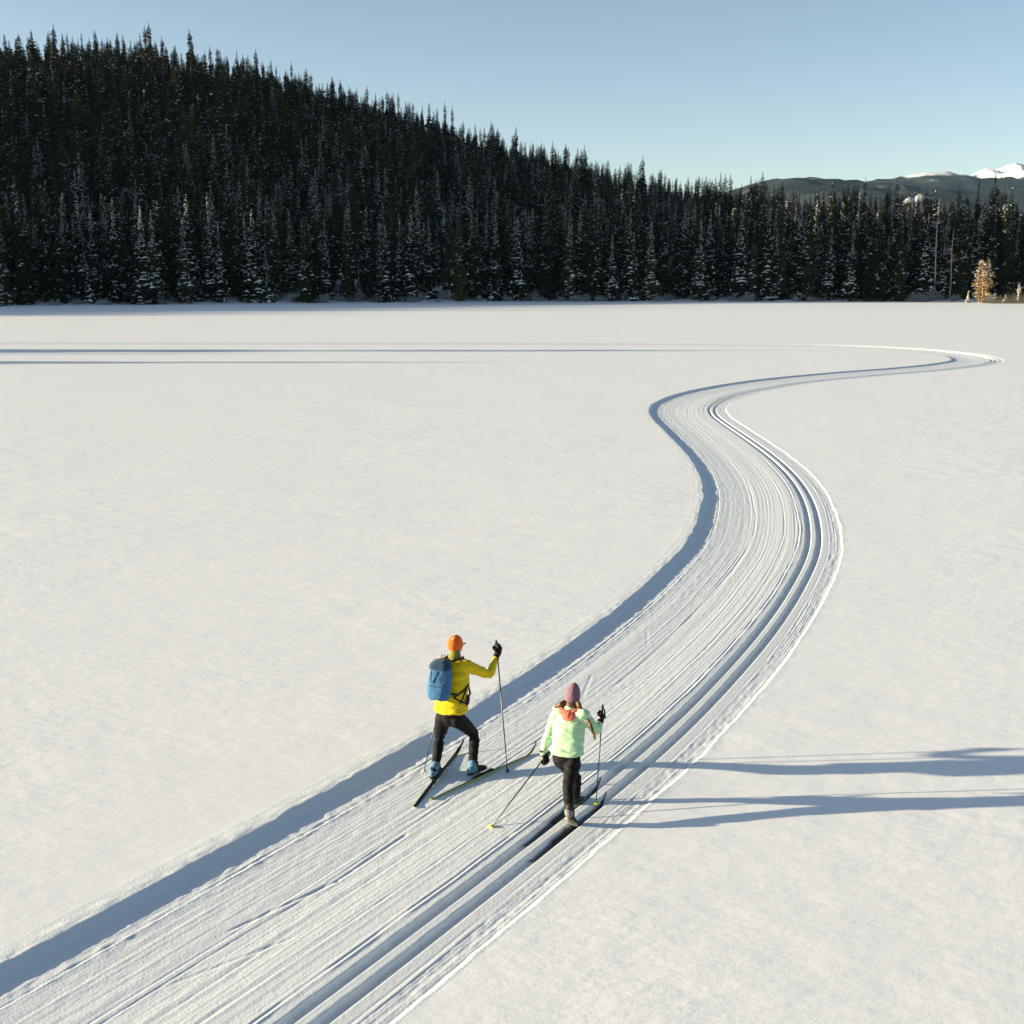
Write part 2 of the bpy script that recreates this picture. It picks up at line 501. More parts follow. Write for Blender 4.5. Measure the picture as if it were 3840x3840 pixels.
# ------------------------------------------------------------------ trees
def needle_mat(name, a, b_, b2):
    m = bpy.data.materials.new(name)
    m.use_nodes = True
    n, l = m.node_tree.nodes, m.node_tree.links
    p = n['Principled BSDF']
    p.inputs['Roughness'].default_value = 0.8
    p.inputs['Specular IOR Level'].default_value = 0.05
    oi = n.new('ShaderNodeObjectInfo')
    r = n.new('ShaderNodeValToRGB')
    r.color_ramp.elements[0].color = (*a, 1)
    r.color_ramp.elements[1].color = (*b2, 1)
    e = r.color_ramp.elements.new(0.6); e.color = (*b_, 1)
    l.new(oi.outputs['Random'], r.inputs[0])
    geo = n.new('ShaderNodeNewGeometry')
    t = n.new('ShaderNodeTexNoise'); t.inputs['Scale'].default_value = 1.3; t.inputs['Detail'].default_value = 3
    l.new(geo.outputs['Position'], t.inputs['Vector'])
    mx = n.new('ShaderNodeMix'); mx.data_type = 'RGBA'; mx.blend_type = 'MULTIPLY'
    mx.inputs[0].default_value = 0.7
    l.new(r.outputs[0], mx.inputs[6]); l.new(t.outputs[1], mx.inputs[7])
    l.new(r.outputs[0], p.inputs['Base Color'])
    return m
M['needles'] = needle_mat('spruce_needles', (0.005, 0.009, 0.006), (0.010, 0.016, 0.007), (0.042, 0.046, 0.011))
M['bark'] = mat('spruce_bark', (0.045, 0.036, 0.030), 0.9, 0.1, 0.4, 3)
M['snow_clump'] = mat('branch_snow', (0.78, 0.80, 0.83), 0.7, 0.2)
M['dead'] = mat('grey_dead_wood', (0.34, 0.31, 0.28), 0.85, 0.1, 0.3, 2)
M['larch'] = mat('golden_needles', (0.29, 0.18, 0.065), 0.8, 0.1, 0.7, 3)
M['frost_twig'] = mat('frosted_twigs', (0.28, 0.31, 0.33), 0.85, 0.1, 0.4, 3)
M['straw'] = mat('dry_straw', (0.34, 0.27, 0.17), 0.85, 0.1, 0.4, 3)
M['frost_needles'] = mat('frosted_needles', (0.42, 0.38, 0.28), 0.85, 0.1, 0.5, 2)

class Geo:
    def __init__(s): s.v, s.f = [], []
    def quad(s, a, b, c, d_):
        i = len(s.v); s.v += [tuple(a), tuple(b), tuple(c), tuple(d_)]; s.f.append((i, i + 1, i + 2, i + 3))
    def tri(s, a, b, c):
        i = len(s.v); s.v += [tuple(a), tuple(b), tuple(c)]; s.f.append((i, i + 1, i + 2))
    def tube(s, P, R_, n=6):
        P = [Vector(p) for p in P]
        base = len(s.v)
        for k, p in enumerate(P):
            t = (P[min(k + 1, len(P) - 1)] - P[max(k - 1, 0)]).normalized()
            u = t.orthogonal().normalized(); w = t.cross(u)
            for j in range(n):
                an = 2 * math.pi * j / n
                s.v.append(tuple(p + (u * math.cos(an) + w * math.sin(an)) * R_[k]))
        for k in range(len(P) - 1):
            for j in range(n):
                a = base + k * n + j; b = base + k * n + (j + 1) % n
                s.f.append((a, b, b + n, a + n))
        s.f.append(tuple(base + j for j in range(n))[::-1])
        s.f.append(tuple(base + (len(P) - 1) * n + j for j in range(n)))
    def mesh(s, name, m, smooth=False):
        me = bpy.data.meshes.new(name)
        me.from_pydata(s.v, [], s.f)
        me.update()
        if smooth: me.polygons.foreach_set('use_smooth', np.ones(len(me.polygons), bool))
        me.materials.append(m)
        return me

def spruce(seed, H, rmax, snow, base=0.06, power=0.75, spacing=0.34, gap=0.08, needles=None):
    rd = random.Random(seed)
    tr, cr, sn = Geo(), Geo(), Geo()
    lean = (rd.uniform(-.012, .012), rd.uniform(-.012, .012))
    axis = lambda z: Vector((lean[0] * z, lean[1] * z, z))
    tr.tube([axis(z * H) for z in (0, .3, .6, .85, 1.0)], [.17 * H / 20, .13 * H / 20, .085 * H / 20, .04, .015], 6)
    z = base * H
    phase = rd.uniform(0, 9)
    while z < H * 0.995:
        t = z / H
        lump = 1 + 0.28 * math.sin(z * 1.1 + phase) + 0.15 * math.sin(z * 2.7 + phase * 2)
        rad = rmax * max(0.02, (1 - t)) ** power * lump * min(1, 0.55 + t * 5)
        rad = max(rad, 0.09)
        nb = 7 if rad > 0.8 else 5
        a0 = rd.uniform(0, 7)
        for k in range(nb):
            if rd.random() < gap: continue
            an = a0 + 2 * math.pi * k / nb + rd.uniform(-.35, .35)
            L = rad * rd.uniform(0.6, 1.2)
            o = Vector((math.cos(an), math.sin(an), 0)); sd_ = Vector((-o.y, o.x, 0))
            up = 0.35 if t > 0.85 else (0.1 - 0.55 * (1 - t))
            p0 = axis(z)
            droop = rd.uniform(0.25, 0.5) * L
            pts = [p0 + o * (L * q) + Vector((0, 0, up * L * q - droop * q * q + 0.18 * L * max(0, q - .7))) for q in (0.08, 0.45, 0.8, 1.0)]
            w = [0.10 * L + .06, 0.30 * L + .05, 0.22 * L + .04, 0.02]
            hang = 0.16 + 0.13 * L
            for i in range(3):
                a, b = pts[i], pts[i + 1]
                wa, wb = w[i] * rd.uniform(.8, 1.2), w[i + 1] * rd.uniform(.8, 1.2)
                for s_ in (-1, 1):
                    ha, hb = Vector((0, 0, -hang * rd.uniform(.3, 1) * min(1, wa * 3))), Vector((0, 0, -hang * rd.uniform(.3, 1) * min(1, wb * 3)))
                    cr.quad(a, b, b + sd_ * (s_ * wb) + hb, a + sd_ * (s_ * wa) + ha)
            # hanging twigs below the branch
            m_ = pts[1].lerp(pts[2], rd.random())
            cr.tri(m_, m_ + o * (.25 * L), m_ + o * (.1 * L) - Vector((0, 0, hang * rd.uniform(1.2, 2.4))))
            if rd.random() < snow * (0.6 + 0.8 * (1 - t)):
                i = rd.choice((1, 1, 0, 2))
                q0, q1 = sorted((rd.uniform(0, .5), rd.uniform(.5, 1)))
                a, b = pts[i].lerp(pts[i + 1], q0), pts[i].lerp(pts[i + 1], q1)
                ww = rd.uniform(.16, .40) * L + .08
                liftz = Vector((0, 0, .05))
                e1 = (b - a) * 0.25
                top = Vector((0, 0, rd.uniform(.05, .12)))
                A_, B_ = a + liftz - e1, b + liftz + e1 * 0.6
                Lm, Rm = (a + b) / 2 + sd_ * ww - Vector((0, 0, .05 + ww * .35)) + liftz, (a + b) / 2 - sd_ * ww - Vector((0, 0, .05 + ww * .35)) + liftz
                Tm = (a + b) / 2 + liftz + top
                sn.tri(A_, Lm, Tm); sn.tri(Lm, B_, Tm); sn.tri(B_, Rm, Tm); sn.tri(Rm, A_, Tm)
        z += spacing * rd.uniform(0.75, 1.25) * (0.55 + 0.45 * (1 - t) + 0.1)
    return (tr.mesh('trunk', M['bark']), cr.mesh('crown', needles or M['needles']), sn.mesh('branch_snow', M['snow_clump']))

KINDS = []   # (trunk, crown, snow, snow class, height)
for sd_, H, rm, snw, base, pw in ((1, 20, 1.9, .55, .03, .72), (2, 22, 1.75, .16, .06, .66), (3, 18, 2.1, .70, .02, .8), (4, 21, 1.5, .05, .10, .6),
                                 (5, 19, 1.8, .24, .05, .7), (6, 23, 1.6, .04, .12, .62), (7, 14, 1.9, .75, .01, .85), (8, 20, 1.35, .16, .08, .55)):
    KINDS.append((*spruce(sd_, H, rm, snw, base, pw), ('laden' if snw >= .5 else 'dusted' if snw > .15 else 'dark'), H))

# bare-trunked, loose-crowned pines for the upper slope, warm sunlight painted in as olive needles
M['sunlit_pine'] = needle_mat('sunlit_pine_needles', (0.018, 0.022, 0.008), (0.040, 0.042, 0.012), (0.085, 0.080, 0.020))
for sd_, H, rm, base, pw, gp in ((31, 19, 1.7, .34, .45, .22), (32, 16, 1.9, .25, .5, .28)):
    KINDS.append((*spruce(sd_, H, rm, .05, base, pw, .42, gp, M['sunlit_pine']), 'dark', H))
# which kinds the hill uses, joined into one mesh per kind for the far wood
hidden = bpy.data.collections.new('wood_sources')
for i, k in enumerate(KINDS):
    vs, fs, mi = [], [], []
    for j, me in enumerate(k[:3]):
        o0 = len(vs)
        vs += [v.co[:] for v in me.vertices]
        fs += [tuple(o0 + x for x in p.vertices) for p in me.polygons]
        mi += [j] * len(me.polygons)
    me = bpy.data.meshes.new('far_spruce')
    me.from_pydata(vs, [], fs)
    for m_ in (M['bark'], M['sunlit_pine'] if i >= 8 else M['needles'], M['snow_clump']): me.materials.append(m_)
    me.polygons.foreach_set('material_index', mi)
    o = bpy.data.objects.new('far_spruce_%02d' % i, me)
    hidden.objects.link(o)

# scatter: jittered grid, nearer rows first
def scatter():
    P = []
    for x in np.arange(-500, 400, 3.5):
        for y in np.arange(150, 520, 3.5):
            X = x + random.uniform(-1.5, 1.5); Y = y + random.uniform(-1.5, 1.5)
            frame = abs(X) < 0.47 * Y + 12
            if not frame and random.random() < 0.5: continue
            if X > 0.60 * Y + 20: continue
            P.append((X, Y))
    P = np.array(P)
    ys = np.interp(P[:, 0], SHX, SHY) + (fbm(P[:, 0] * 0.06, P[:, 0] * 0, 201, 3) - 0.5) * 5
    Z = land(P[:, 0], P[:, 1])
    dd = P[:, 1] - ys
    ok = (dd > -0.6) & (Z > -0.15)
    ok |= (P[:, 0] < -210) & (Z > 6)
    ok &= ~((P[:, 0] > 86) & (P[:, 1] < 248))
    # clearings
    cl_ = fbm(P[:, 0] * 0.05, P[:, 1] * 0.05, 411, 3)
    ok &= ~((cl_ < 0.27) & (dd > 12))
    # a snowy gully that shows between the shore trees
    ok &= ~((np.abs(P[:, 0] + 43 + (P[:, 1] - 240) * 0.1) < 1.3) & (dd < 26))
    return P[ok], Z[ok], dd[ok]
P, Z, dd = scatter()
frame = np.abs(P[:, 0]) < 0.44 * P[:, 1]
order = np.argsort(dd + np.where(frame, 0, 1e4))
front = order[:250]
rest = order[250:]

NAME_OF = {'laden': 'snow-laden spruce', 'dusted': 'lightly dusted spruce', 'dark': 'dark snowless spruce'}
GROUP = {'laden': 'snow-laden spruces of the far shore', 'dusted': 'dusted spruces of the far shore', 'dark': 'dark spruces of the far shore'}

def tree(name, ki, loc, scl, rz, label, cat='tree', group=None):
    t = link(name, None, label=label, cat=cat, group=group)
    t.location = loc; t.rotation_euler = (0, 0, rz); t.scale = scl
    link('trunk', KINDS[ki][0], t)
    c = link('crown', KINDS[ki][1], t)
    link('snow', KINDS[ki][2], c, kind='stuff')
    return t

STRETCH = ((-72, 'left of the broad forward spruce'), (-45, 'left of the snowy gully'), (-20, 'just right of the snowy gully'),
           (15, 'below the middle of the hill'), (50, 'below the low end of the hill'), (84, 'left of the two dead snags'), (999, 'right of the two dead snags'))
for q in front:
    where = next(w_ for lim, w_ in STRETCH if P[q, 0] < lim)
    row = 'front row' if dd[q] < 4.5 else 'second row'
    ki = random.choice((0, 0, 2, 2, 1, 4, 4, 7, 3, 6))
    if dd[q] > 9: ki = random.choice((0, 1, 1, 4, 4, 5, 3, 7, 2))
    s_ = random.uniform(0.72, 1.04)
    if ki == 6: s_ *= random.uniform(.5, 1)
    k = KINDS[ki][3]
    tree('spruce_tree', ki, (P[q, 0], P[q, 1], Z[q] - 0.2), (s_ * random.uniform(1.0, 1.35), s_ * random.uniform(1.0, 1.35), s_), random.uniform(0, 6.28), f'{NAME_OF[k]}, {row} of the far shore, {where}', 'tree', GROUP[k])

# the mass of the wood
wood_me = bpy.data.meshes.new('hill_wood')
rest_P = np.stack([P[rest, 0], P[rest, 1], Z[rest] - 0.2], 1)
wood_me.from_pydata([tuple(p) for p in rest_P], [], [])
hz = Z[rest]
kidx, scl, rot = [], [], []
for z_, x_, y_, d_ in zip(hz, P[rest, 0], P[rest, 1], dd[rest]):
    upper = z_ / 60
    r = random.random()
    if r < 0.5 - 0.62 * upper: k = random.choice((0, 2, 4))
    elif r < 0.80 - 0.25 * upper: k = random.choice((1, 7, 4))
    else: k = random.choice((3, 5))
    if upper > 0.35 and random.random() < 0.10 + 0.25 * float(sstep(0, -110, np.array(x_))): k = random.choice((8, 9))  # olive kinds thicken to the left, where warm light is painted in
    kidx.append(k)
    s_ = random.triangular(0.38, 1.08, 0.80)
    if random.random() < 0.05: s_ *= random.uniform(1.02, 1.12)
    scl.append(s_); rot.append(random.uniform(0, 6.28))
wid = [q * random.uniform(1.05, 1.7) for q in scl]
for nm, tp, dat in (('kind_index', 'INT', kidx), ('tree_scale', 'FLOAT', scl), ('tree_width', 'FLOAT', wid), ('tree_turn', 'FLOAT', rot)):
    at_ = wood_me.attributes.new(nm, tp, 'POINT')
    at_.data.foreach_set('value', dat)
wood = link('spruce_wood', wood_me, kind='stuff', label='dense dark spruce wood covering the hill', cat='wood')
ng = bpy.data.node_groups.new('plant_wood', 'GeometryNodeTree')
ng.interface.new_socket('Geometry', in_out='INPUT', socket_type='NodeSocketGeometry')
ng.interface.new_socket('Geometry', in_out='OUTPUT', socket_type='NodeSocketGeometry')
N, Lk = ng.nodes, ng.links
gi, go = N.new('NodeGroupInput'), N.new('NodeGroupOutput')
iop = N.new('GeometryNodeInstanceOnPoints')
ci = N.new('GeometryNodeCollectionInfo')
ci.inputs['Collection'].default_value = hidden
ci.inputs['Separate Children'].default_value = True
ci.inputs['Reset Children'].default_value = True
def named(nm, tp):
    a = N.new('GeometryNodeInputNamedAttribute'); a.data_type = tp; a.inputs['Name'].default_value = nm
    return a.outputs['Attribute']
iop.inputs['Pick Instance'].default_value = True
Lk.new(gi.outputs[0], iop.inputs['Points'])
Lk.new(ci.outputs[0], iop.inputs['Instance'])
Lk.new(named('kind_index', 'INT'), iop.inputs['Instance Index'])
cx = N.new('ShaderNodeCombineXYZ'); Lk.new(named('tree_turn', 'FLOAT'), cx.inputs[2])
Lk.new(cx.outputs[0], iop.inputs['Rotation'])
sx = N.new('ShaderNodeCombineXYZ')
wd_ = named('tree_width', 'FLOAT')
Lk.new(wd_, sx.inputs[0]); Lk.new(wd_, sx.inputs[1]); Lk.new(named('tree_scale', 'FLOAT'), sx.inputs[2])
Lk.new(sx.outputs[0], iop.inputs['Scale'])
Lk.new(iop.outputs[0], go.inputs[0])
md = wood.modifiers.new('plant', 'NODES'); md.node_group = ng
print('wood trees', len(rest))

def ground(x, y): return float(land(np.array([x * 1.0]), np.array([y * 1.0]))[0])

# trees one can single out
special = [
    # x, y, kind, scale xyz, label
    (-68.5, 226.5, 2, (1.25, 1.25, 1.0), 'broad snow-laden spruce standing forward at the shore on the left'),
    (-92.0, 217.5, 2, (1.05, 1.05, .66), 'short snowy spruce at the shore near the left edge'),
    (-25, 243, 0, (1.15, 1.15, .78), 'snowy spruce at the shore below the middle of the hill'),
    (79.5, 254, 7, (1.1, 1.1, 1.25), 'tall narrow dark spire above the skyline, just left of the white outcrop'),
    (86.5, 254, 3, (1.3, 1.3, 1.04), 'dark spruce spire on the skyline, right of the white outcrop'),
    (97.0, 256, 3, (.95, .95, 1.18), 'slender dark spire left of the widest pointed spruce, right skyline'),
    (99.8, 254, 1, (1.6, 1.6, 1.16), 'wide pointed dark spruce topping the skyline near the right edge'),
    (92.6, 255, 5, (.9, .9, 1.02), 'thin sparse spire on the skyline above the golden larch'),
    (106.5, 252, 4, (1.1, 1.1, 1.1), 'dark spruce cut by the right edge of the picture'),
    (56.5, 257, 3, (1.1, 1.1, 1.12), 'dark spire on the low skyline in front of the forested ridge'),
]
for x, y, k, s_, lab in special:
    tree('spruce_tree', k, (x, y, ground(x, y) - .2), s_, random.uniform(0, 6), lab, 'tree', 'single spruces of the far shore')
# tall trees on the wooded point out of frame left: their long shadows cross the lake
TE = math.tan(SUN_EL)
for x, y, k, s_, lab in ((25 - 25.5 / TE, 91.6, 5, (2.2, 2.2, 1.06), 'tallest spruce on the wooded point left of the picture'),
                         (-14 - 24 / TE, 90.6, 1, (2.2, 2.2, 1.05), 'second spruce on the wooded point left of the picture'),
                         (-8 - 23 / TE, 87.6, 3, (1.5, 1.5, 1.0), 'slim spruce on the wooded point left of the picture'),
                         (3 - 24.5 / TE, 79.9, 3, (2.2, 2.2, 1.1), 'spruce at the tip of the wooded point left of the picture'),
                         (-15 - 22 / TE, 78.6, 0, (2.2, 2.2, 1.05), 'rear spruce on the wooded point left of the picture'),
                         (-24 - 22 / TE, 77.2, 2, (2.4, 2.4, 1.1), 'broad spruce on the wooded point left of the picture')):
    tree('spruce_tree', k, (x, y, ground(x, y) - .2), s_, random.uniform(0, 6), lab, 'tree', 'spruces on the wooded point')

# dead snags
def snag(x, y, H, lean, label, seed, fork=False):
    rd = random.Random(seed)
    t = link('dead_tree', None, label=label, cat='dead tree', group='bare grey snags on the right shore')
    t.location = (x, y, ground(x, y) - .2)
    g = Geo()
    ax = lambda q: Vector((lean * q * H + .12 * math.sin(q * 7), 0, q * H))
    g.tube([ax(q) for q in (0, .25, .5, .75, .92, 1)], [.15, .13, .11, .08, .04, .012], 8)
    link('trunk', g.mesh('trunk', M['dead'], True), t)
    b = 0
    for k in range(26):
        q = rd.uniform(.3, .72) if rd.random() < .8 else rd.uniform(.72, .95)
        an = rd.choice((0, math.pi)) + rd.uniform(-.9, .9)
        L = rd.uniform(.5, 1.5)
        p = ax(q); o = Vector((math.cos(an), math.sin(an), 0))
        g = Geo()
        g.tube([p, p + o * L * .6 + Vector((0, 0, -.05 * L)), p + o * L + Vector((0, 0, .12 * L))], [.07, .05, .02], 5)
        link('branch', g.mesh('branch', M['dead']), t)
    if fork:
        for s_ in (-1, 1):
            p = ax(.86); g = Geo()
            g.tube([p, p + Vector((s_ * .9, 0, .3)), p + Vector((s_ * 1.6, 0, .9 if s_ > 0 else .35))], [.07, .05, .015], 6)
            link('branch', g.mesh('branch', M['dead']), t)
snag(87.2, 251.0, 18.2, -.012, 'tall pale dead snag with a forked top, the left of two on the right shore', 3, True)
snag(90.6, 251.3, 14.8, -.01, 'shorter grey dead snag, the right of two on the right shore', 5)

# golden larch
rd = random.Random(21)
t = link('larch_tree', None, label='small golden larch glowing in the sun at the right shore', cat='tree')
LX, LY = 92.4, 238.6
t.location = (LX, LY, ground(LX, LY) - .1)
g = Geo(); g.tube([(0, 0, 0), (.1, 0, 4), (-.6, 0, 8.6)], [.16, .1, .02], 6); g.tube([(.1, 0, 3), (.7, 0, 6), (.75, 0, 9.4)], [.1, .07, .02], 6)
link('trunk', g.mesh('trunk', M['dead'], True), t)
g, gs = Geo(), Geo()
for k in range(2300):
    z = rd.uniform(1.0, 9.2); tt = z / 9.3
    st_ = rd.choice((-1, 1))
    ax_ = (.75 if st_ > 0 else -.55) * sstep(2.0, 6.5, np.array(z)).item()
    rr = 2.3 * math.sin(min(1, tt * 1.9) * math.pi / 2) * (1 - tt) ** .7 * (1 + .3 * math.sin(z * 3.1)) + .1
    an, q = rd.uniform(0, 6.28), rd.random() ** .6
    c = Vector((ax_ + math.cos(an) * rr * q, math.sin(an) * rr * q, z - .25 * q))
    o = Vector((math.cos(an), math.sin(an), rd.uniform(-.3, .3))) * rd.uniform(.1, .26)
    s_ = Vector((rd.uniform(-1, 1), rd.uniform(-1, 1), rd.uniform(-1, 1))) * .10
    (gs if rd.random() < (.10 if z < 6 else .35) and q > .5 else g).quad(c - o - s_ * .4, c - s_, c + o, c + s_)
cro = link('crown', g.mesh('crown', M['larch']), t)
link('snow', gs.mesh('branch_snow', M['snow_clump']), cro, kind='stuff')

# frosted saplings and straw at the right end of the shore
for i, (x, y, hh, lab) in enumerate(((98.3, 235.5, 3.9, 'frosted sapling right of the golden larch, the nearest to it'),
                                     (100.8, 235.8, 3.6, 'frosted sapling second right of the golden larch'),
                                     (99.8, 233.5, 3.2, 'frosted thin sapling between the larch and the tallest sapling'),
                                     (103.8, 239.5, 7.6, 'tallest frosted young spruce at the right edge of the shore'),
                                     (105.7, 237, 5.4, 'frosted young spruce beside the tallest one, right edge'),
                                     (95.5, 235, 1.9, 'tiny frosted sapling at the foot of the golden larch'),
                                     (90.4, 240.5, 2.6, 'white frosted sapling left of the golden larch'))):
    tr_, cr_, sn_ = spruce(60 + i, hh * 1.2, .8 if hh < 5 else 1.15, .5, .02, .6, .22, .05, M['frost_needles'])
    t = link('sapling', None, label=lab, cat='sapling', group='frosted saplings at the right shore')
    t.location = (x, y, ground(x, y) - .1)
    link('trunk', tr_, t); c_ = link('crown', cr_, t); link('snow', sn_, c_, kind='stuff')

g = Geo()
for k in range(4500):
    x = 92 + 20 * random.random() ** .7
    y = 233.0 + random.random() * 6
    z = max(0.0, ground(x, y)) if k % 5 == 0 else 0.2
    hh = random.uniform(.7, 2.6) * (0.5 + 0.5 * math.sin(x * 1.7) ** 2) * min(1, (x - 91) / 6)
    lx, ly = random.uniform(-.25, .25), random.uniform(-.15, .15)
    w = .035
    g.tri((x - w, y, z - .2), (x + w, y, z - .2), (x + lx, y + ly, z + hh))
link('dry_grass', g.mesh('dry_grass', M['straw']), kind='stuff', label='pale dry grass along the right shore', cat='grass')

# frosted shrubs along the foot of the wood
def shrub_mesh(seed):
    rd = random.Random(seed)
    g = Geo()
    for k in range(150):
        an = rd.uniform(0, 6.28); el = rd.uniform(.5, 1.5); L = rd.uniform(.6, 1.5)
        o = Vector((math.cos(an) * math.cos(el), math.sin(an) * math.cos(el), math.sin(el)))
        p0 = Vector((rd.uniform(-.6, .6), rd.uniform(-.4, .4), 0)); p1 = p0 + o * L
        sd2 = Vector((rd.uniform(-1, 1), rd.uniform(-1, 1), 0)).normalized() * .02
        g.quad(p0 - sd2, p0 + sd2, p1 + sd2 * .5, p1 - sd2 * .5)
        for j in range(5):
            q = p0.lerp(p1, rd.uniform(.3, 1)); v = Vector((rd.uniform(-1, 1), rd.uniform(-1, 1), rd.uniform(-.2, 1))) * .16
            s2 = Vector((rd.uniform(-1, 1), rd.uniform(-1, 1), rd.uniform(-1, 1))) * .04
            g.quad(q - s2, q + s2, q + v + s2, q + v - s2)
    return g.mesh('frosted_shrub', M['frost_twig'])
shm = [shrub_mesh(s_) for s_ in (1, 2, 3, 4)]
for k in range(90):
    x = random.uniform(-98, 96)
    if x < 40 and random.random() < .3: continue
    y = float(np.interp(x, SHX, SHY)) + random.uniform(-2.0, 2.5)
    o = link('frosted_shrub', shm[k % 4], label='low frosted leafless shrub at the foot of the far trees', cat='shrub', group='frosted shrubs along the far shore')
    o.location = (x, y, ground(x, y) - .1); s_ = random.uniform(.6, 1.6)
    o.scale = (s_ * 1.2, s_, s_); o.rotation_euler = (0, 0, random.uniform(0, 6))
# ------------------------------------------------------------------ the two skiers
def fabric(name, col, rough=0.85, sheen=0.2):
    return mat(name, col, rough, 0.2, 0.12, 9, 0.003, 60, sheen=sheen)
M['skin'] = mat('skin', (0.62, 0.36, 0.26), 0.5, 0.4, 0.08, 8)
M['yellow'] = fabric('yellow_jacket', (0.68, 0.48, 0.004))
M['orange'] = fabric('orange_knit', (0.82, 0.13, 0.012))
M['blackcloth'] = fabric('black_tights', (0.004, 0.004, 0.0045), 0.75, 0.0)
M['glove'] = fabric('black_glove', (0.006, 0.0055, 0.0055), 0.75, 0.0)
M['packblue'] = fabric('blue_pack', (0.045, 0.14, 0.29))
M['packdark'] = fabric('dark_blue_pack', (0.013, 0.045, 0.09))
M['strap'] = fabric('black_webbing', (0.012, 0.012, 0.012))
M['bootblue'] = fabric('blue_boot_cover', (0.10, 0.22, 0.31))
M['rubber'] = mat('black_rubber', (0.012, 0.012, 0.013), 0.6, 0.3)
M['olive'] = fabric('olive_collar', (0.20, 0.19, 0.03))
M['grey'] = mat('reflective_grey', (0.5, 0.5, 0.5), 0.5, 0.4)
M['sock'] = fabric('grey_sock', (0.18, 0.18, 0.175))
M['mint'] = fabric('mint_jacket', (0.44, 0.66, 0.40))
M['mauve'] = fabric('mauve_knit', (0.19, 0.105, 0.14))
M['coral'] = fabric('coral_hood', (0.72, 0.13, 0.09))
M['hair'] = mat('brown_hair', (0.10, 0.045, 0.018), 0.5, 0.4, 0.5, 30, 0.004, 90)
M['hairtip'] = mat('light_hair_ends', (0.30, 0.16, 0.06), 0.5, 0.4, 0.5, 30, 0.004, 90)
M['tan'] = mat('tan_boot_sole', (0.24, 0.20, 0.155), 0.7, 0.3, 0.3, 40)
M['skiblack'] = mat('black_ski_top', (0.012, 0.013, 0.014), 0.35, 0.5)
M['skigreen'] = mat('lime_ski_base', (0.50, 0.55, 0.05), 0.35, 0.5)
M['skiblue'] = mat('navy_ski_top', (0.012, 0.018, 0.05), 0.35, 0.5)
M['carbon'] = mat('carbon_shaft', (0.015, 0.015, 0.016), 0.35, 0.5)
M['lime'] = mat('lime_basket', (0.62, 0.62, 0.08), 0.4, 0.4)
M['cork'] = mat('cork_grip', (0.45, 0.33, 0.14), 0.8, 0.2)
M['basket'] = mat('black_basket', (0.02, 0.02, 0.02), 0.5, 0.4)
M['eye'] = mat('eye', (0.05, 0.03, 0.02), 0.2, 0.5)

Vv = lambda *a: Vector(a)

def ring_loft(g, rings):
    """rings: lists of points of equal length; closed at both ends"""
    n = len(rings[0]); b = len(g.v)
    for r in rings: g.v += [tuple(p) for p in r]
    for k in range(len(rings) - 1):
        for j in range(n):
            a = b + k * n + j; c = b + k * n + (j + 1) % n
            g.f.append((a, c, c + n, a + n))
    g.f.append(tuple(range(b + n - 1, b - 1, -1)))
    g.f.append(tuple(range(b + (len(rings) - 1) * n, b + len(rings) * n)))

def ell(c, u, w, a, b, n=20, p=2.0):
    out = []
    for j in range(n):
        t = 2 * math.pi * j / n
        ct, st_ = math.cos(t), math.sin(t)
        out.append(c + u * (a * math.copysign(abs(ct) ** (2 / p), ct)) + w * (b * math.copysign(abs(st_) ** (2 / p), st_)))
    return out

def limb(g, P, R_, n=14):
    """round-ended tapering tube through P"""
    P = [Vector(p) for p in P]
    Q, RR = [], []
    d0 = (P[0] - P[1]).normalized(); d1 = (P[-1] - P[-2]).normalized()
    for q, s_ in ((.95, .35), (.7, .72)):
        Q.append(P[0] + d0 * R_[0] * q); RR.append(R_[0] * s_)
    Q += P; RR += list(R_)
    for q, s_ in ((.7, .72), (.95, .35)):
        Q.append(P[-1] + d1 * R_[-1] * q); RR.append(R_[-1] * s_)
    rings = []
    for k, p in enumerate(Q):
        t = (Q[min(k + 1, len(Q) - 1)] - Q[max(k - 1, 0)]).normalized()
        u = t.cross(Vector((0.31, 0.2, 0.93)))
        u = u.normalized() if u.length > 1e-3 else t.orthogonal().normalized()
        w = t.cross(u)
        rings.append(ell(p, u, w, RR[k], RR[k], n))
    ring_loft(g, rings)

def bend(P0, P1, P2, n=5):
    """points of a limb with a rounded joint"""
    P0, P1, P2 = map(Vector, (P0, P1, P2))
    out = [P0, P0.lerp(P1, .45), P0.lerp(P1, .82)]
    out.append(P1 * .70 + (P0.lerp(P1, .82) + P1.lerp(P2, .18)) * .15)
    out += [P1.lerp(P2, .18), P1.lerp(P2, .55), P2]
    return out

def ball(g, c, rx, ry, rz, X=Vector((1, 0, 0)), Y=Vector((0, 1, 0)), Zv=Vector((0, 0, 1)), n=18, m=10):
    rings = []
    for i in range(m + 1):
        th = -math.pi / 2 + math.pi * (i + .08) / (m + .16)
        rings.append([c + X * (rx * math.cos(th) * math.cos(2 * math.pi * j / n)) + Y * (ry * math.cos(th) * math.sin(2 * math.pi * j / n)) + Zv * (rz * math.sin(th)) for j in range(n)])
    ring_loft(g, rings)

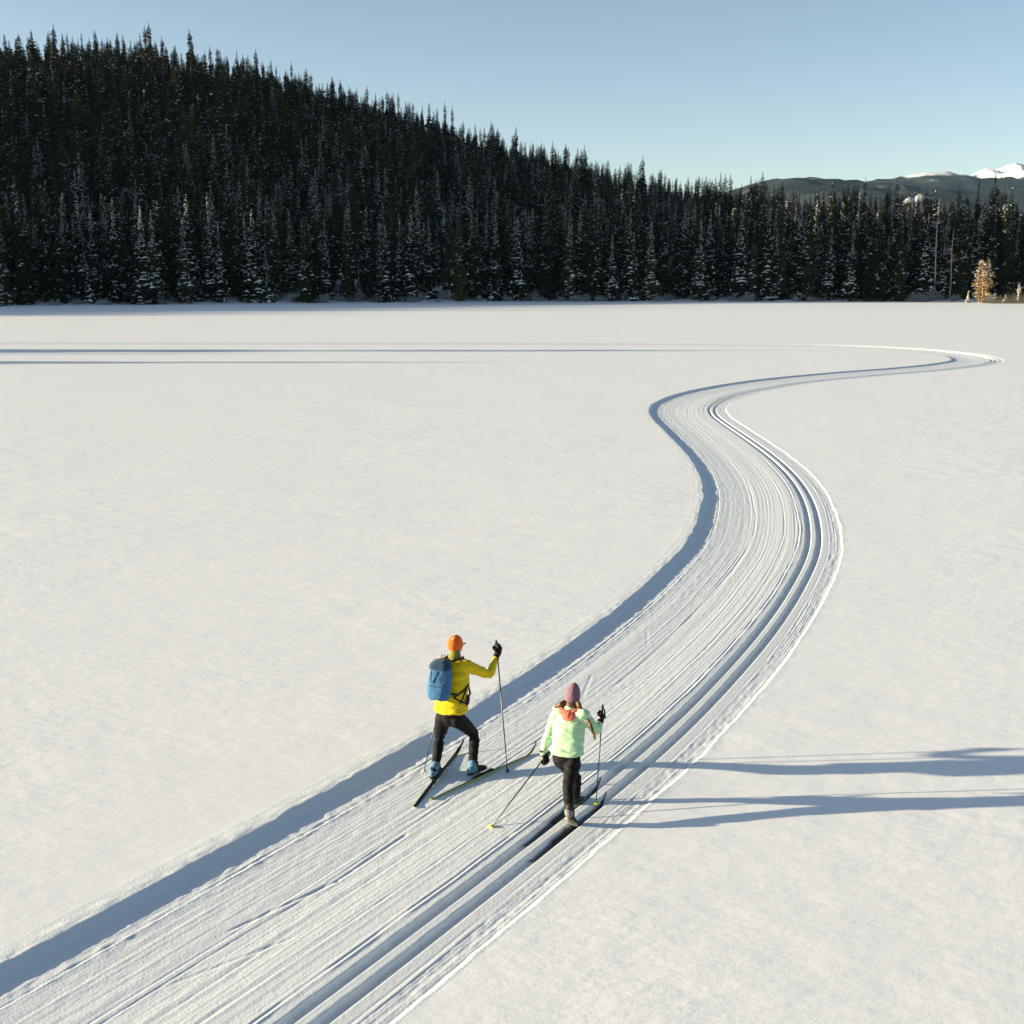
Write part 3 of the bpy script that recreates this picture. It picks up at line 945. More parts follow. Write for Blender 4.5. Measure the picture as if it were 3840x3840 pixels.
def skin_union(name, g, material, voxel=0.011, smooth=4, wrinkle=0.0, wscale=(9, 9, 16), seed=0.0):
    """one continuous surface from overlapping closed shapes"""
    me = bpy.data.meshes.new(name)
    me.from_pydata(g.v, [], g.f)
    bm = bmesh.new(); bm.from_mesh(me); bmesh.ops.recalc_face_normals(bm, faces=bm.faces); bm.to_mesh(me); bm.free()
    o = bpy.data.objects.new(name, me); COL.objects.link(o)
    rm = o.modifiers.new('r', 'REMESH'); rm.mode = 'VOXEL'; rm.voxel_size = voxel
    sm_ = o.modifiers.new('s', 'SMOOTH'); sm_.iterations = smooth; sm_.factor = .5
    dg = bpy.context.evaluated_depsgraph_get()
    out = bpy.data.meshes.new_from_object(o.evaluated_get(dg))
    bpy.data.objects.remove(o)
    if wrinkle:
        nv = len(out.vertices)
        co = np.empty(nv * 3); out.vertices.foreach_get('co', co); co = co.reshape(-1, 3)
        no = np.empty(nv * 3); out.vertices.foreach_get('normal', no); no = no.reshape(-1, 3)
        for i in range(nv):
            c = co[i]
            q = Vector((c[0] * wscale[0] + seed, c[1] * wscale[1], c[2] * wscale[2]))
            w = mnoise.noise(q) + .5 * mnoise.noise(q * 2.1)
            co[i] += no[i] * wrinkle * w
        out.vertices.foreach_set('co', co.ravel())
        out.update()
    out.name = name
    out.polygons.foreach_set('use_smooth', np.ones(len(out.polygons), bool))
    out.materials.clear(); out.materials.append(material)
    return out

def glove_mesh(name, hand, fwd, grip, side, material, size=1.0):
    """a fist closed round a pole. hand: palm centre; fwd: from wrist to knuckles; grip: pole axis; side: +1 right"""
    g = Geo()
    F, G_ = fwd.normalized(), grip.normalized()
    G_ = (G_ - F * G_.dot(F)).normalized()
    Nn = F.cross(G_)                       # out of the back of the hand
    s_ = size
    # palm
    rings = []
    for q, a, b in ((-.055, .026, .022), (-.03, .036, .022), (0, .045, .022), (.035, .046, .021), (.05, .040, .018)):
        rings.append(ell(hand + F * q * s_ + Nn * .02 * s_, G_, Nn, a * s_, b * s_, 14))
    ring_loft(g, rings)
    # four fingers wrapped round the shaft
    for k, (off_, ln) in enumerate(((.036, .95), (.012, 1.05), (-.012, 1.0), (-.035, .82))):
        b = hand + F * .042 * s_ + Nn * .022 * s_ + G_ * off_ * s_
        p = [b, b + (F * .030 * ln - Nn * .006) * s_, b + (F * .032 * ln - Nn * .042) * s_, b + (F * .002 - Nn * .052 * ln) * s_, b + (-F * .018 - Nn * .036) * s_]
        limb(g, p, [.0115 * s_, .0115 * s_, .011 * s_, .010 * s_, .009 * s_], 8)
    # thumb leaves the side of the palm and closes over the fingers
    b = hand - F * .02 * s_ + G_ * .040 * s_
    limb(g, [b + Nn * .01 * s_, b + (F * .025 + G_ * .016 - Nn * .018) * s_, b + (F * .05 + G_ * .004 - Nn * .036) * s_], [.014 * s_, .013 * s_, .011 * s_], 8)
    return g

def person_empty(label, loc):
    t = link('person', None, label=label, cat='person', group='skiers')
    return t

def build_head(g, c, hd, rv, up, s_=1.0):
    """skull, jaw, nose, brow and ears, looking along hd"""
    ball(g, c + up * .03 * s_, .078 * s_, .098 * s_, .105 * s_, rv, hd, up)
    ball(g, c + hd * .025 * s_ - up * .055 * s_, .058 * s_, .072 * s_, .075 * s_, rv, hd, up)
    ball(g, c + hd * .105 * s_ - up * .018 * s_, .014 * s_, .020 * s_, .026 * s_, rv, hd, up, 10, 6)
    ball(g, c + hd * .088 * s_ + up * .022 * s_, .05 * s_, .014 * s_, .012 * s_, rv, hd, up, 10, 6)
    ball(g, c + hd * .086 * s_ - up * .062 * s_, .026 * s_, .014 * s_, .010 * s_, rv, hd, up, 10, 6)
    for q in (-1, 1):
        ball(g, c + rv * (.080 * q * s_) - up * .015 * s_, .012 * s_, .020 * s_, .032 * s_, rv, hd, up, 10, 6)

def eyes(parent, c, hd, rv, up, s_=1.0):
    for q in (-1, 1):
        g = Geo(); ball(g, c + hd * (.086 * s_) + rv * (.031 * q * s_), .011, .011, .009, rv, hd, up, 10, 6)
        link('eye', g.mesh('eye', M['eye'], True), parent)

def pole(label, tip, top, grip_len, basket_mat, basket_r, group, grip_mat, strap_dir):
    t = link('ski_pole', None, label=label, cat='ski pole', group=group)
    tip, top = Vector(tip), Vector(top)
    dr = (top - tip).normalized()
    u = dr.orthogonal().normalized(); w = dr.cross(u)
    g = Geo(); g.tube([tip + dr * .02, tip + dr * .6, top - dr * grip_len * .5], [.0050, .0075, .0085], 8)
    link('shaft', g.mesh('shaft', M['carbon'], True), t)
    g = Geo(); g.tube([top - dr * grip_len, top - dr * grip_len * .95, top - dr * grip_len * .5, top - dr * .02, top], [.010, .014, .0125, .015, .008], 10)
    gr = link('grip', g.mesh('grip', grip_mat, True), t)
    # strap loop
    g = Geo(); sdv = Vector(strap_dir)
    g.tube([top - dr * .03, top - dr * .06 + sdv * .05, top - dr * .15 + sdv * .075, top - dr * .17 + sdv * .03, top - dr * .10], [.006, .009, .010, .008, .005], 6)
    link('strap', g.mesh('strap', M['strap'], True), gr)
    # basket: small swept paddle with a collar
    g = Geo()
    bc = tip + dr * .055
    rings = []
    for q, r in ((-.012, .25), (-.006, .95), (.002, 1.0), (.010, .5), (.035, .26)):
        rings.append([bc + dr * q + (u * math.cos(2 * math.pi * j / 16) * (1.0 if math.cos(2 * math.pi * j / 16) > 0 else .72) + w * math.sin(2 * math.pi * j / 16) * .85) * (basket_r * r) for j in range(16)])
    ring_loft(g, rings)
    link('basket', g.mesh('basket', basket_mat, True), t)
    g = Geo(); g.tube([tip - dr * .012, tip + dr * .045], [.002, .006], 8)
    link('tip', g.mesh('tip', M['grey'], True), t)
    return t

def ski(label, tail, tip, z, top_mat, base_mat, roll=0.0, group='skis', boot_at=0.47, wk=1.0):
    t = link('ski', None, label=label, cat='ski', group=group)
    a, b = Vector((*tail, 0)), Vector((*tip, 0))
    L = (b - a).length
    dr = (b - a).normalized(); rt = Vector((dr.y, -dr.x, 0))
    t.location = (a + b) / 2 + Vector((0, 0, z))
    t.rotation_euler = (0, 0, math.atan2(dr.y, dr.x))
    qs = [0, .015, .05, .2, .4, .5, .6, .8, .88, .93, .965, .985, 1.0]
    def sect(q, lo, hi):
        x = (q - .5) * L
        wd = .0215 if .05 < q < .9 else .020
        if q >= .93: wd = .021 - (q - .93) / .07 * .013
        if q == 0: wd = .019
        up = .075 * max(0, (q - .87) / .13) ** 2 * 1.6 + .012 * max(0, (.04 - q) / .04)
        th = .010 + .014 * max(0, 1 - abs(q - .5) / .45)
        camber = .006 * math.sin(math.pi * min(1, q / .9))
        y0, z0_ = lo * th + up + camber, hi * th + up + camber
        P_ = []
        for (yy, zz) in ((-wd, y0), (wd, y0), (wd * .93, z0_), (-wd * .93, z0_)):
            c_, s2 = math.cos(roll), math.sin(roll)
            pv_ = abs(wd)
            P_.append(Vector((x, yy * c_ - zz * s2, yy * s2 + zz * c_ + abs(s2) * pv_)))
        return P_
    for nm, lo, hi, m_ in (('base', 0, .45, base_mat), ('top_sheet', .452, 1.0, top_mat)):
        g = Geo(); ring_loft(g, [sect(q, lo, hi) for q in qs])
        link(nm, g.mesh(nm, m_), t)
    # binding
    xb = (boot_at - .5) * L
    g = Geo()
    ring_loft(g, [[Vector((xb + dx, yy, .03 + zz + abs(math.sin(roll)) * .02)) for yy, zz in ((-.02, 0), (.02, 0), (.017, hh), (-.017, hh))] for dx, hh in ((-.22, .008), (0.0, .010), (.10, .022), (.15, .020), (.17, .008))])
    link('binding', g.mesh('binding', M['rubber']), t)
    return t

def boot_mesh(heel, toe, ankle, s_=1.0, cuff=.055):
    """heel and toe on the sole line, ankle above the heel"""
    g = Geo()
    heel, toe, ankle = Vector(heel), Vector(toe), Vector(ankle)
    F = (toe - heel).normalized(); L = (toe - heel).length
    shin = (ankle - heel)
    up = (shin - F * shin.dot(F)).normalized(); sd2 = F.cross(up)
    rings = []
    for q, wd, hh in ((-.02, .020, .045), (.05, .034, .085), (.25, .038, .095), (.45, .040, .075), (.7, .045, .055), (.9, .038, .040), (1.0, .020, .030)):
        c = heel + F * (L * q) + up * (hh * .5 * s_)
        rings.append(ell(c, sd2, up, wd * s_, hh * .5 * s_, 14, 2.6))
    ring_loft(g, rings)
    limb(g, [heel + F * (L * .22) + up * .05 * s_, ankle + (ankle - heel).normalized() * .05], [.045 * s_, cuff * s_], 14)
    return g

def sole_mesh(heel, toe, ankle, s_=1.0, th=.018):
    g = Geo()
    heel, toe, ankle = Vector(heel), Vector(toe), Vector(ankle)
    F = (toe - heel).normalized(); L = (toe - heel).length
    up = ((ankle - heel) - F * (ankle - heel).dot(F)).normalized(); sd2 = F.cross(up)
    ring_loft(g, [ell(heel + F * (L * q) + up * .002, sd2, up, wd * s_, th, 14, 4) for q, wd in ((-.04, .022), (.05, .037), (.4, .036), (.7, .047), (.95, .038), (1.04, .022))])
    return g

def figure(label, hd, J, s_, opts):
    """J: joints in world coordinates. The body is one skin; clothes are children."""
    hd = Vector(hd).normalized(); rv = Vector((hd.y, -hd.x, 0)); Z_ = Vector((0, 0, 1))
    t = person_empty(label, None)
    base = (Vector(J['lheel']) + Vector(J['rheel'])) / 2
    g = Geo()
    pel, che, nck, hed = (Vector(J[k]) for k in ('pelvis', 'chest', 'neck', 'head'))
    # body
    ring_loft(g, [ell(pel - Z_ * .08 * s_, rv, hd, .13 * s_, .09 * s_), ell(pel, rv, hd, .155 * s_, .105 * s_), ell(pel.lerp(che, .45), rv, hd, .125 * s_, .09 * s_),
                  ell(che, rv, hd, .155 * s_, .10 * s_), ell(che.lerp(nck, .6), rv, hd, .13 * s_, .085 * s_), ell(nck, rv, hd, .06 * s_, .06 * s_)])
    limb(g, [nck - Z_ * .04, nck.lerp(hed, .5), hed - Z_ * .02], [.055 * s_, .050 * s_, .052 * s_])
    upv = (hed - nck).normalized(); upv = (upv + Z_).normalized()
    build_head(g, hed, (hd - upv * hd.dot(upv)).normalized(), rv, upv, s_)
    for sd2 in 'rl':
        sh, el_, wr, hand = (Vector(J[sd2 + k]) for k in ('sh', 'elb', 'wr', 'hand'))
        limb(g, bend(sh, el_, wr), [.048 * s_, .042 * s_, .037 * s_, .036 * s_, .036 * s_, .031 * s_, .024 * s_])
        gl = glove_mesh('hand', hand, hand - wr, Vector(J[sd2 + 'top']) - Vector(J[sd2 + 'tip']), 1, None, .78 * s_)
        n0 = len(g.v); g.v += gl.v; g.f += [tuple(i + n0 for i in f_) for f_ in gl.f]
        limb(g, [wr, hand], [.024 * s_, .028 * s_])
        hp_, kn, an, he, to = (Vector(J[sd2 + k]) for k in ('hip', 'kn', 'ank', 'heel', 'toe'))
        limb(g, bend(hp_, kn, an), [.078 * s_, .070 * s_, .056 * s_, .053 * s_, .052 * s_, .046 * s_, .034 * s_])
        limb(g, [an, he.lerp(to, .3) + Z_ * .03, he.lerp(to, .85) + Z_ * .022], [.034 * s_, .034 * s_, .026 * s_])
    body = link('body', skin_union('body', g, M['skin'], .010, 3), t)
    eyes(body, hed, hd, rv, upv, s_)
    # trousers
    g = Geo()
    ring_loft(g, [ell(pel - Z_ * .10 * s_, rv, hd, .150 * s_, .105 * s_), ell(pel - Z_ * .03, rv, hd, .178 * s_, .128 * s_), ell(pel + Z_ * .06 * s_, rv, hd, .168 * s_, .124 * s_), ell(pel.lerp(che, .22) + Z_ * .03, rv, hd, .150 * s_, .105 * s_)])
    for sd2 in 'rl':
        hp_, kn, an = (Vector(J[sd2 + k]) for k in ('hip', 'kn', 'ank'))
        k_ = opts['leg']
        limb(g, bend(hp_, kn, an.lerp(kn, .05)), [.092 * k_, .084 * k_, .067 * k_, .064 * k_, .064 * k_, .060 * k_, .046 * k_], 18)
        bt = hp_ - hd * .04 * s_ - Z_ * .01
        ball(g, bt, .085 * s_, .085 * s_, .095 * s_, rv, hd, Z_)
    link('trousers', skin_union('trousers', g, M['blackcloth'], .011, 5, .009, (10, 10, 26), 3.3), t)
    # jacket
    g = Geo()
    jw = opts['jacket']
    rings = []
    for q, a, b in jw:
        c = pel.lerp(che, q) if q <= 1 else che.lerp(nck, q - 1)
        rings.append(ell(c, rv, hd, a, b, 28, 2.3))
    ring_loft(g, rings)
    for sd2 in 'rl':
        sh, el_, wr = (Vector(J[sd2 + k]) for k in ('sh', 'elb', 'wr'))
        k_ = opts['sleeve']
        limb(g, [nck.lerp(sh, .45) - Z_ * .05, sh], [.085 * s_, .080 * k_], 16)
        limb(g, bend(sh, el_, wr), [.078 * k_, .068 * k_, .058 * k_, .057 * k_, .057 * k_, .051 * k_, .043 * k_], 16)
    limb(g, [nck - Z_ * .06, nck + (hed - nck).normalized() * .035], [.085 * s_, .070 * s_], 16)
    link('jacket', skin_union('jacket', g, opts['jacket_mat'], .0105, 9, opts['wrinkle'], (6, 6, 21), 8.1), t)
    # gloves
    for sd2 in 'rl':
        wr, hand = Vector(J[sd2 + 'wr']), Vector(J[sd2 + 'hand'])
        g = glove_mesh('glove', hand, hand - wr, Vector(J[sd2 + 'top']) - Vector(J[sd2 + 'tip']), 1, None, 1.16 * s_)
        limb(g, [wr - (hand - wr) * .35, wr.lerp(hand, .6)], [.040 * s_, .036 * s_], 12)
        link('glove', skin_union('glove', g, M['glove'], .0065, 2), t)
    # boots
    for sd2 in 'rl':
        he, to, an = (Vector(J[sd2 + k]) for k in ('heel', 'toe', 'ank'))
        b_ = link('boot', skin_union('boot', boot_mesh(he, to, an, s_ * 1.08), opts['boot_mat'], .008, 3), t)
        link('sole', sole_mesh(he, to, an, s_ * 1.1).mesh('sole', opts['sole_mat'], True), b_)
        if opts.get('cover'):
            kn = Vector(J[sd2 + 'kn'])
            g = Geo(); F_ = (to - he).normalized()
            limb(g, [he + F_ * .075 + Z_ * .045, he + F_ * .05 + Z_ * .075, an.lerp(kn, .12)], [.053, .058, .058], 16)
            ball(g, he + F_ * .045 + Z_ * .045, .048, .075, .045, Vector((F_.y, -F_.x, 0)), F_, Z_)
            link('boot_cover', skin_union('boot_cover', g, opts['cover'], .008, 2, .004, (30, 30, 30)), b_)
    return t, hd, rv, upv

ZF = FLOOR
# --- the man, skating in the middle of the trail
mhd = Vector((.30, .95, 0)).normalized(); mrv = Vector((mhd.y, -mhd.x, 0))
mp = Vector((-.735, 13.53, .70)); mc = Vector((-.715, 13.68, 1.10)); mn = Vector((-.692, 13.77, 1.34)); mh = Vector((-.690, 13.85, 1.455))
MJ = dict(pelvis=mp, chest=mc, neck=mn, head=mh,
          rsh=Vector((-.535, 13.68, 1.275)), lsh=Vector((-.862, 13.80, 1.275)),
          relb=(-.268, 13.74, 1.135), rwr=(-.197, 13.96, 1.275), rhand=(-.180, 14.03, 1.345),
          lelb=(-.955, 13.93, 1.02), lwr=(-.835, 14.06, 1.04), lhand=(-.79, 14.11, 1.075),
          rtip=(-.05, 13.56, -.075), rtop=(-.195, 14.09, 1.47), ltip=(-1.08, 13.56, -.075), ltop=(-.765, 14.165, 1.19),
          rhip=mp + mrv * .095 - Vector((0, 0, .03)), lhip=mp - mrv * .095 - Vector((0, 0, .03)),
          rkn=(-.455, 13.76, .375), lkn=(-.885, 13.80, .325), rank=(-.478, 13.515, .05), lank=(-.925, 13.475, .045),
          rheel=(-.515, 13.455, ZF + .045), rtoe=(-.325, 13.655, ZF + .045), lheel=(-.955, 13.36, ZF + .045), ltoe=(-.885, 13.63, ZF + .045))
man, hd_, rv_, up_ = figure('person in yellow jacket and orange hat skating with one arm raised', mhd, MJ, 1.0, dict(
    leg=1.04, sleeve=.98, wrinkle=.012, jacket_mat=M['yellow'], boot_mat=M['rubber'], sole_mat=M['rubber'], cover=M['bootblue'],
    jacket=[(.14, .208, .152), (.18, .212, .156), (.28, .205, .150), (.45, .195, .140), (.75, .200, .140), (1.0, .205, .135), (1.35, .190, .125), (1.7, .13, .10), (1.9, .085, .085)]))
# hat, collar, hip stripe
def hat_mesh(c, hd, rv, up, s_, point=0.0, depth=.15):
    g = Geo(); rings = []
    for q, r in ((-.55, .90), (-.5, 1.0), (-.2, 1.03), (.1, 1.0), (.35, .93), (.6, .78), (.8, .56), (.93, .32), (1.0, .10)):
        rr = r
        rings.append(ell(c + up * (depth * q * s_ + (point * max(0, q - .5) * s_)), rv, hd, .094 * rr * s_, .112 * rr * s_, 24))
    ring_loft(g, rings); return g
link('hat', skin_union('hat', hat_mesh(mh + up_ * .045, hd_, rv_, up_, 1.0, 0, .105), M['orange'], .008, 2, .003, (30, 30, 10)), man)
g = Geo(); limb(g, [mn + up_ * .0, mn.lerp(mh, .55)], [.080, .068], 18)
link('collar', skin_union('collar', g, M['olive'], .009, 2, .004), man)
g = Geo()
for q in (-1, 1): g.tube([mh + rv_ * .095 * q + up_ * .03 - hd_ * .02, mh + rv_ * .1 * q + up_ * .03 + hd_ * .1, mh + rv_ * .03 * q + up_ * .02 + hd_ * .125], [.004, .006, .012], 6)
link('sunglasses', g.mesh('sunglasses', M['rubber']), man)
g = Geo(); kn, hp_ = Vector(MJ['rkn']), Vector(MJ['rhip'])
a0 = hp_.lerp(kn, .66); sdv = (mrv * .35 - mhd * .95).normalized()
g.tube([a0 + sdv * .072, a0.lerp(kn, .45) + sdv * .069], [.006, .006], 6)
link('reflective_stripe', g.mesh('reflective_stripe', M['grey']), man)

# backpack: a thing of its own, worn on the back
bp = link('backpack', None, label='blue backpack on the back of the person in yellow', cat='backpack')
bk = -mhd
upb = (mn - mp).normalized()
B0 = mc + bk * .205 + upb * .065 - mrv * .085
def pk(x, y, z): return B0 + mrv * x + bk * y + upb * z
g = Geo()
ring_loft(g, [ell(pk(0, dy, z), mrv, bk, a, b, 24, 2.3) for z, a, b, dy in ((-.245, .07, .05, 0), (-.225, .125, .085, .005), (-.15, .150, .105, .015), (0, .148, .105, .01), (.12, .132, .092, 0), (.19, .105, .075, -.01), (.225, .07, .05, -.02), (.235, .03, .03, -.02))])
bagm = link('bag', skin_union('bag', g, M['packblue'], .009, 3, .009, (11, 11, 9), 1.7), bp)
g = Geo()
ring_loft(g, [ell(pk(0, dy, z), mrv, bk, a, b, 20, 3.0) for z, a, b, dy in ((-.20, .08, .035, .105), (-.17, .105, .045, .105), (-.07, .105, .042, .105), (-.03, .095, .025, .10), (-.015, .07, .01, .095))])
pkt = link('front_pocket', skin_union('pocket', g, M['packblue'], .008, 3, .005), bp)
g = Geo(); g.tube([pk(x, .128 + .012 * math.cos(x * 14), -.045) for x in (-.095, -.05, 0, .05, .095)], [.005] * 5, 6)
link('zip', g.mesh('zip', M['packdark']), pkt)
g = Geo()
ring_loft(g, [ell(pk(0, .015, z), mrv, bk, a, b, 20, 3.0) for z, a, b in ((.13, .135, .10), (.16, .138, .103), (.20, .118, .092), (.232, .085, .07), (.245, .03, .03))])
link('lid', skin_union('lid', g, M['packdark'], .009, 3, .004), bp)
for q in (-1, 1):
    g = Geo()
    g.tube([pk(.07 * q, .125, -.01), pk(.075 * q, .13, .06), pk(.07 * q, .118, .13)], [.008, .009, .008], 6)
    link('buckle_strap', g.mesh('buckle_strap', M['packdark']), bp)
    # shoulder strap over the shoulder and back under the arm
    shp = mc.lerp(mn, .72) + mrv * (.095 * q)
    P_ = [pk(.07 * q, -.075, .19), shp + upb * .085 + bk * .05, shp + upb * .075 - bk * .05, mc + mrv * .13 * q - bk * .150 + upb * .08, mc + mrv * .17 * q - bk * .12 - upb * .10, mc + mrv * .214 * q - bk * .02 - upb * .17, pk(.145 * q, -.02, -.17)]
    g = Geo(); pc = catmull([tuple(p) for p in P_], 5)
    g.tube([tuple(p) for p in pc], [.013] * len(pc), 6)
    link('shoulder_strap', g.mesh('shoulder_strap', M['strap'], True), bp)
g = Geo(); g.tube([pk(-.02, -.06, .225), pk(-.02, -.05, .27), pk(.02, -.05, .27), pk(.02, -.06, .225)], [.006] * 4, 6)
link('haul_loop', g.mesh('haul_loop', M['strap']), bp)
def jsurf(q, deg, lift=.012):
    t_ = math.radians(deg); c = mp.lerp(mc, q)
    return c + mrv * ((.203 + lift) * math.cos(t_)) - mhd * ((.145 + lift) * math.sin(t_))
for P_ in ([(.66, 66), (.76, 44), (.86, 24), (.95, 8)], [(.93, 14), (.78, 24), (.62, 34), (.46, 44)], [(.64, 70), (.50, 40), (.44, 10), (.42, -40)]):
    g = Geo(); pc = catmull([tuple(jsurf(*p)) for p in P_], 5)
    g.tube([tuple(p) for p in pc], [.010] * len(pc), 6)
    link('webbing_strap', g.mesh('webbing_strap', M['strap'], True), bp)
g = Geo(); ball(g, jsurf(.50, 4, .012), .018, .05, .065, mrv, mhd, upb, 12, 8)
link('hip_pouch', g.mesh('hip_pouch', M['strap'], True), bp)

pole('black ski pole held upright in the raised hand of the person in yellow', MJ['rtip'], MJ['rtop'], .16, M['basket'], .035, 'ski poles', M['rubber'], (.6, -.6, 0))
pole('black ski pole with a flat basket beside the left leg of the person in yellow', MJ['ltip'], MJ['ltop'], .16, M['grey'], .042, 'ski poles', M['rubber'], (.6, -.6, 0))
ski('black ski with lime base under the left boot of the person in yellow', (-1.115, 12.62), (-.655, 14.36), ZF - .004, M['skiblack'], M['skigreen'], .35, boot_at=.50)
ski('black ski with lime base angled out to the right, person in yellow', (-.935, 12.825), (.345, 14.265), ZF - .004, M['skiblack'], M['skigreen'], -.42, boot_at=.47)

# --- the woman, striding in the classic track
def track_pt(y, gr):
    a = float(np.interp(y, CY[:2000], A[:2000]))
    for _ in range(8):
        p = on_trail(a, gr); a += (y - p[1]) / float(np.interp(a, A, TY))
    return on_trail(a, gr), a
pL, aL = track_pt(12.66, G1); pR, aR = track_pt(12.13, G2)
print('tracks', pL, pR)
whd = Vector((np.interp(aL, A, TX), np.interp(aL, A, TY), 0)).normalized(); wrv = Vector((whd.y, -whd.x, 0))
SKZ = ZF * .32 - .068
wp = Vector((.612, 12.56, .585)); wc = Vector((.645, 12.68, .895)); wn_ = Vector((.655, 12.75, 1.085)); wh = Vector((.680, 12.82, 1.180))
LH = Vector((pL[0], pL[1], SKZ + .05)); RT = Vector((pR[0], pR[1], SKZ + .045))
WJ = dict(pelvis=wp, chest=wc, neck=wn_, head=wh,
          rsh=(.800, 12.66, 1.045), lsh=(.525, 12.83, 1.030), relb=(.955, 12.68, .845), rwr=(.998, 12.88, .850), rhand=(1.012, 12.95, .895),
          lelb=(.405, 12.68, .800), lwr=(.352, 12.72, .578), lhand=(.368, 12.735, .505),
          rtip=(.95, 12.63, -.065), rtop=(1.045, 13.06, 1.02), ltip=(-.26, 12.07, -.068), ltop=(.455, 12.815, .59),
          rhip=wp + wrv * .085 - Vector((0, 0, .03)), lhip=wp - wrv * .085 - Vector((0, 0, .03)),
          rkn=(.618, 12.315, .355), lkn=LH + whd * .05 + Vector((-.01, 0, .315)), rank=RT - whd * .085 + Vector((-.012, 0, .205)), lank=LH + whd * .01 + Vector((0, 0, .09)),
          rheel=RT - whd * .115 + Vector((-.012, 0, .135)), rtoe=RT + whd * .035, lheel=LH - whd * .04, ltoe=LH + whd * .20)
woman, hd_, rv_, up_ = figure('person in mint jacket and mauve hat striding in the ski track', Vector((.20, .98, 0)), WJ, .90, dict(
    leg=.98, sleeve=.92, wrinkle=.015, jacket_mat=M['mint'], boot_mat=M['rubber'], sole_mat=M['tan'],
    jacket=[(.16, .186, .150), (.20, .192, .156), (.30, .190, .150), (.45, .172, .128), (.75, .178, .128), (1.0, .180, .125), (1.35, .165, .115), (1.7, .115, .095), (1.9, .08, .08)]))
link('hat', skin_union('hat', hat_mesh(wh + up_ * .05, hd_, rv_, up_, .93, .03, .125), M['mauve'], .008, 2, .003, (30, 30, 10)), woman)
# hood lying on the shoulders
g = Geo(); nb = wn_ + up_ * .005
for k in range(15):
    an = math.pi * (-.15 + 1.3 * k / 14)
    p = nb + rv_ * (.098 * math.cos(an)) - hd_ * (.085 * math.sin(an)) - Vector((0, 0, .02 + .045 * max(0, math.sin(an))))
    ball(g, p, .040, .040, .050 + .02 * max(0, math.sin(an)), rv_, hd_, Vector((0, 0, 1)), 10, 6)
ball(g, nb - hd_ * .095 - Vector((0, 0, .075)), .085, .05, .065, rv_, hd_, Vector((0, 0, 1)))
link('hood', skin_union('hood', g, M['coral'], .009, 2, .009, (22, 22, 22)), woman)
# hair: nape and two long braids
g = Geo(); ball(g, wh - hd_ * .035 - up_ * .045, .080, .075, .060, rv_, hd_, up_)
hr = link('hair', skin_union('hair', g, M['hair'], .008, 2, .005, (40, 40, 8)), woman)
def braid(P_, r0, nm='braid'):
    pc = [Vector(p) for p in catmull([tuple(p) for p in P_], 7)]
    g = Geo()
    for k, p in enumerate(pc):
        q = k / (len(pc) - 1)
        r = r0 * (1 - .45 * q) * (1 + .18 * math.sin(k * 2.1))
        ball(g, p, r, r, r * 1.25, n=10, m=6)
    n_ = len(pc)
    b_ = link(nm, skin_union(nm, g, M['hair'], .007, 1, .003, (60, 60, 60)), woman)
    g = Geo()
    e = (pc[-1] - pc[-4]).normalized()
    limb(g, [pc[-1] - e * .01, pc[-1] + e * .05, pc[-1] + e * .10], [.016, .020, .005], 8)
    link('braid_end', skin_union('braid_end', g, M['hairtip'], .006, 1), b_)
braid([wh + rv_ * .060 - up_ * .03 - hd_ * .02, wn_ + rv_ * .105 + Vector((0, 0, .055)) - hd_ * .03, wn_ + rv_ * .165 + Vector((0, 0, -.055)) - hd_ * .05, Vector((.868, 12.56, .97)), Vector((.900, 12.545, .885))], .030)
braid([wh - rv_ * .060 - up_ * .03 - hd_ * .02, wn_ - rv_ * .105 + Vector((0, 0, .05)) - hd_ * .02, wn_ - rv_ * .17 + Vector((0, 0, -.01)) + hd_ * .02, wn_ - rv_ * .215 + Vector((0, 0, -.10)) + hd_ * .04, wn_ - rv_ * .225 + Vector((0, 0, -.16)) + hd_ * .05], .026)
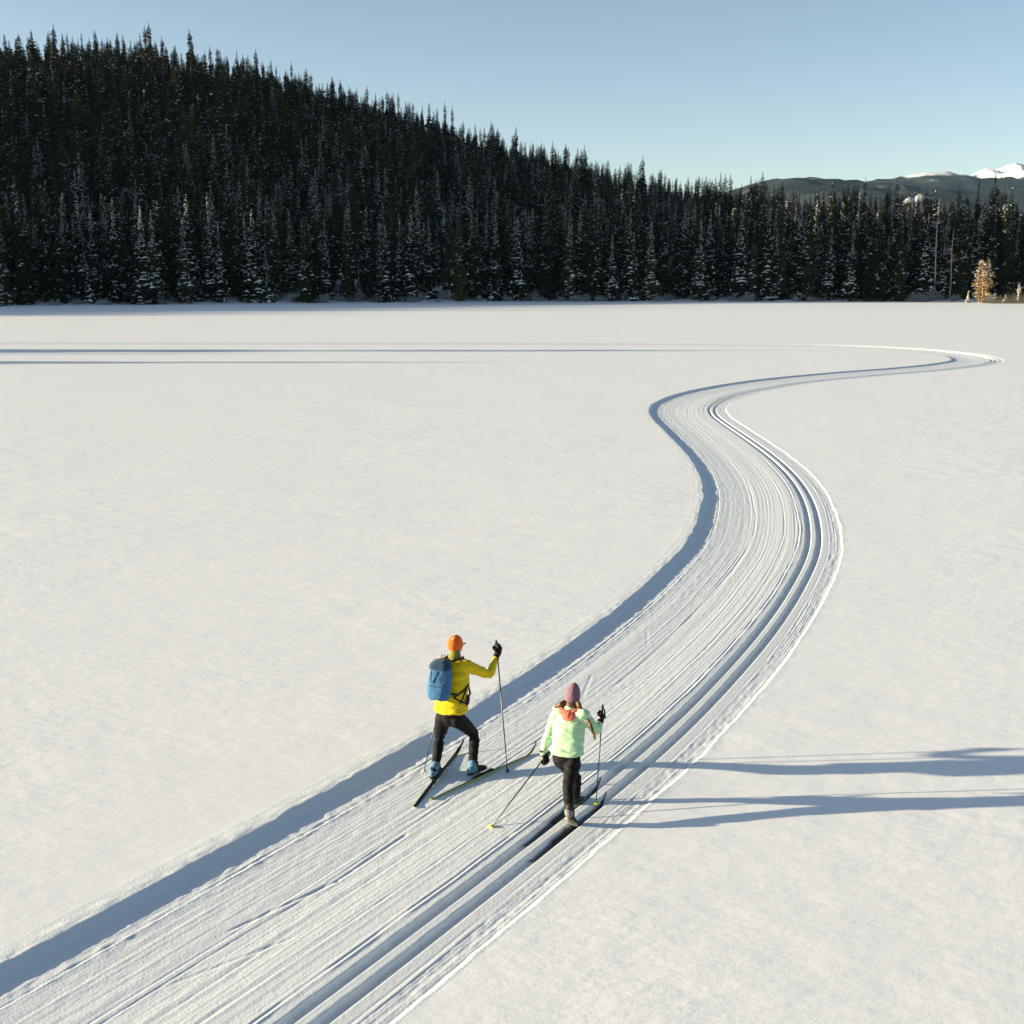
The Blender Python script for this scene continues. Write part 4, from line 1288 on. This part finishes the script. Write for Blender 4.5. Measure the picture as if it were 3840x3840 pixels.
# white cuffs above the boots
for sd2 in 'r':
    an = Vector(WJ[sd2 + 'ank']); kn = Vector(WJ[sd2 + 'kn'])
    g = Geo(); limb(g, [an - (kn - an).normalized() * .012, an + (kn - an).normalized() * .016], [.050, .050], 14)
    link('sock_cuff', skin_union('sock_cuff', g, M['sock'], .007, 2), woman)

pole('ski pole with lime basket planted to the right of the person in mint', WJ['rtip'], WJ['rtop'], .15, M['lime'], .050, 'ski poles', M['rubber'], (.5, -.2, 0))
pole('ski pole with lime basket trailing behind to the left of the person in mint', WJ['ltip'], WJ['ltop'], .15, M['lime'], .052, 'ski poles', M['rubber'], (.4, -.4, 0))
for gr, y0_, y1_, lab, at_, bz in ((G1, 11.72, 13.22, 'navy ski in the left groove under the person in mint', .47, 0), (G2, 11.38, 12.80, 'navy ski in the right groove, behind the person in mint', .40, 0)):
    p0, _ = track_pt(y0_, gr); p1, _ = track_pt(y1_, gr)
    ski(lab, tuple(p0 + np.array((whd.y, -whd.x)) * -.004), tuple(p1), SKZ + .008, M['skiblue'], M['skiblack'], 0, boot_at=at_)
# ------------------------------------------------------------------ the air
hb = bpy.data.meshes.new('haze')
x0, x1, y0, y1, z0, z1 = -6300, 6300, -1200, 7300, -4, 640
hb.from_pydata([(x0, y0, z0), (x1, y0, z0), (x1, y1, z0), (x0, y1, z0), (x0, y0, z1), (x1, y0, z1), (x1, y1, z1), (x0, y1, z1)], [],
               [(0, 3, 2, 1), (4, 5, 6, 7), (0, 1, 5, 4), (1, 2, 6, 5), (2, 3, 7, 6), (3, 0, 4, 7)])
hm = bpy.data.materials.new('thin_air')
hm.use_nodes = True
hn = hm.node_tree.nodes
hn.remove(hn['Principled BSDF'])
pv = hn.new('ShaderNodeVolumePrincipled')
pv.inputs['Color'].default_value = (0.42, 0.70, 1.0, 1)
pv.inputs['Density'].default_value = 0.000022
hm.node_tree.links.new(pv.outputs[0], hn['Material Output'].inputs['Volume'])
hb.materials.append(hm)
link('haze', hb, kind='stuff', label='thin cold air over the lake', cat='haze')
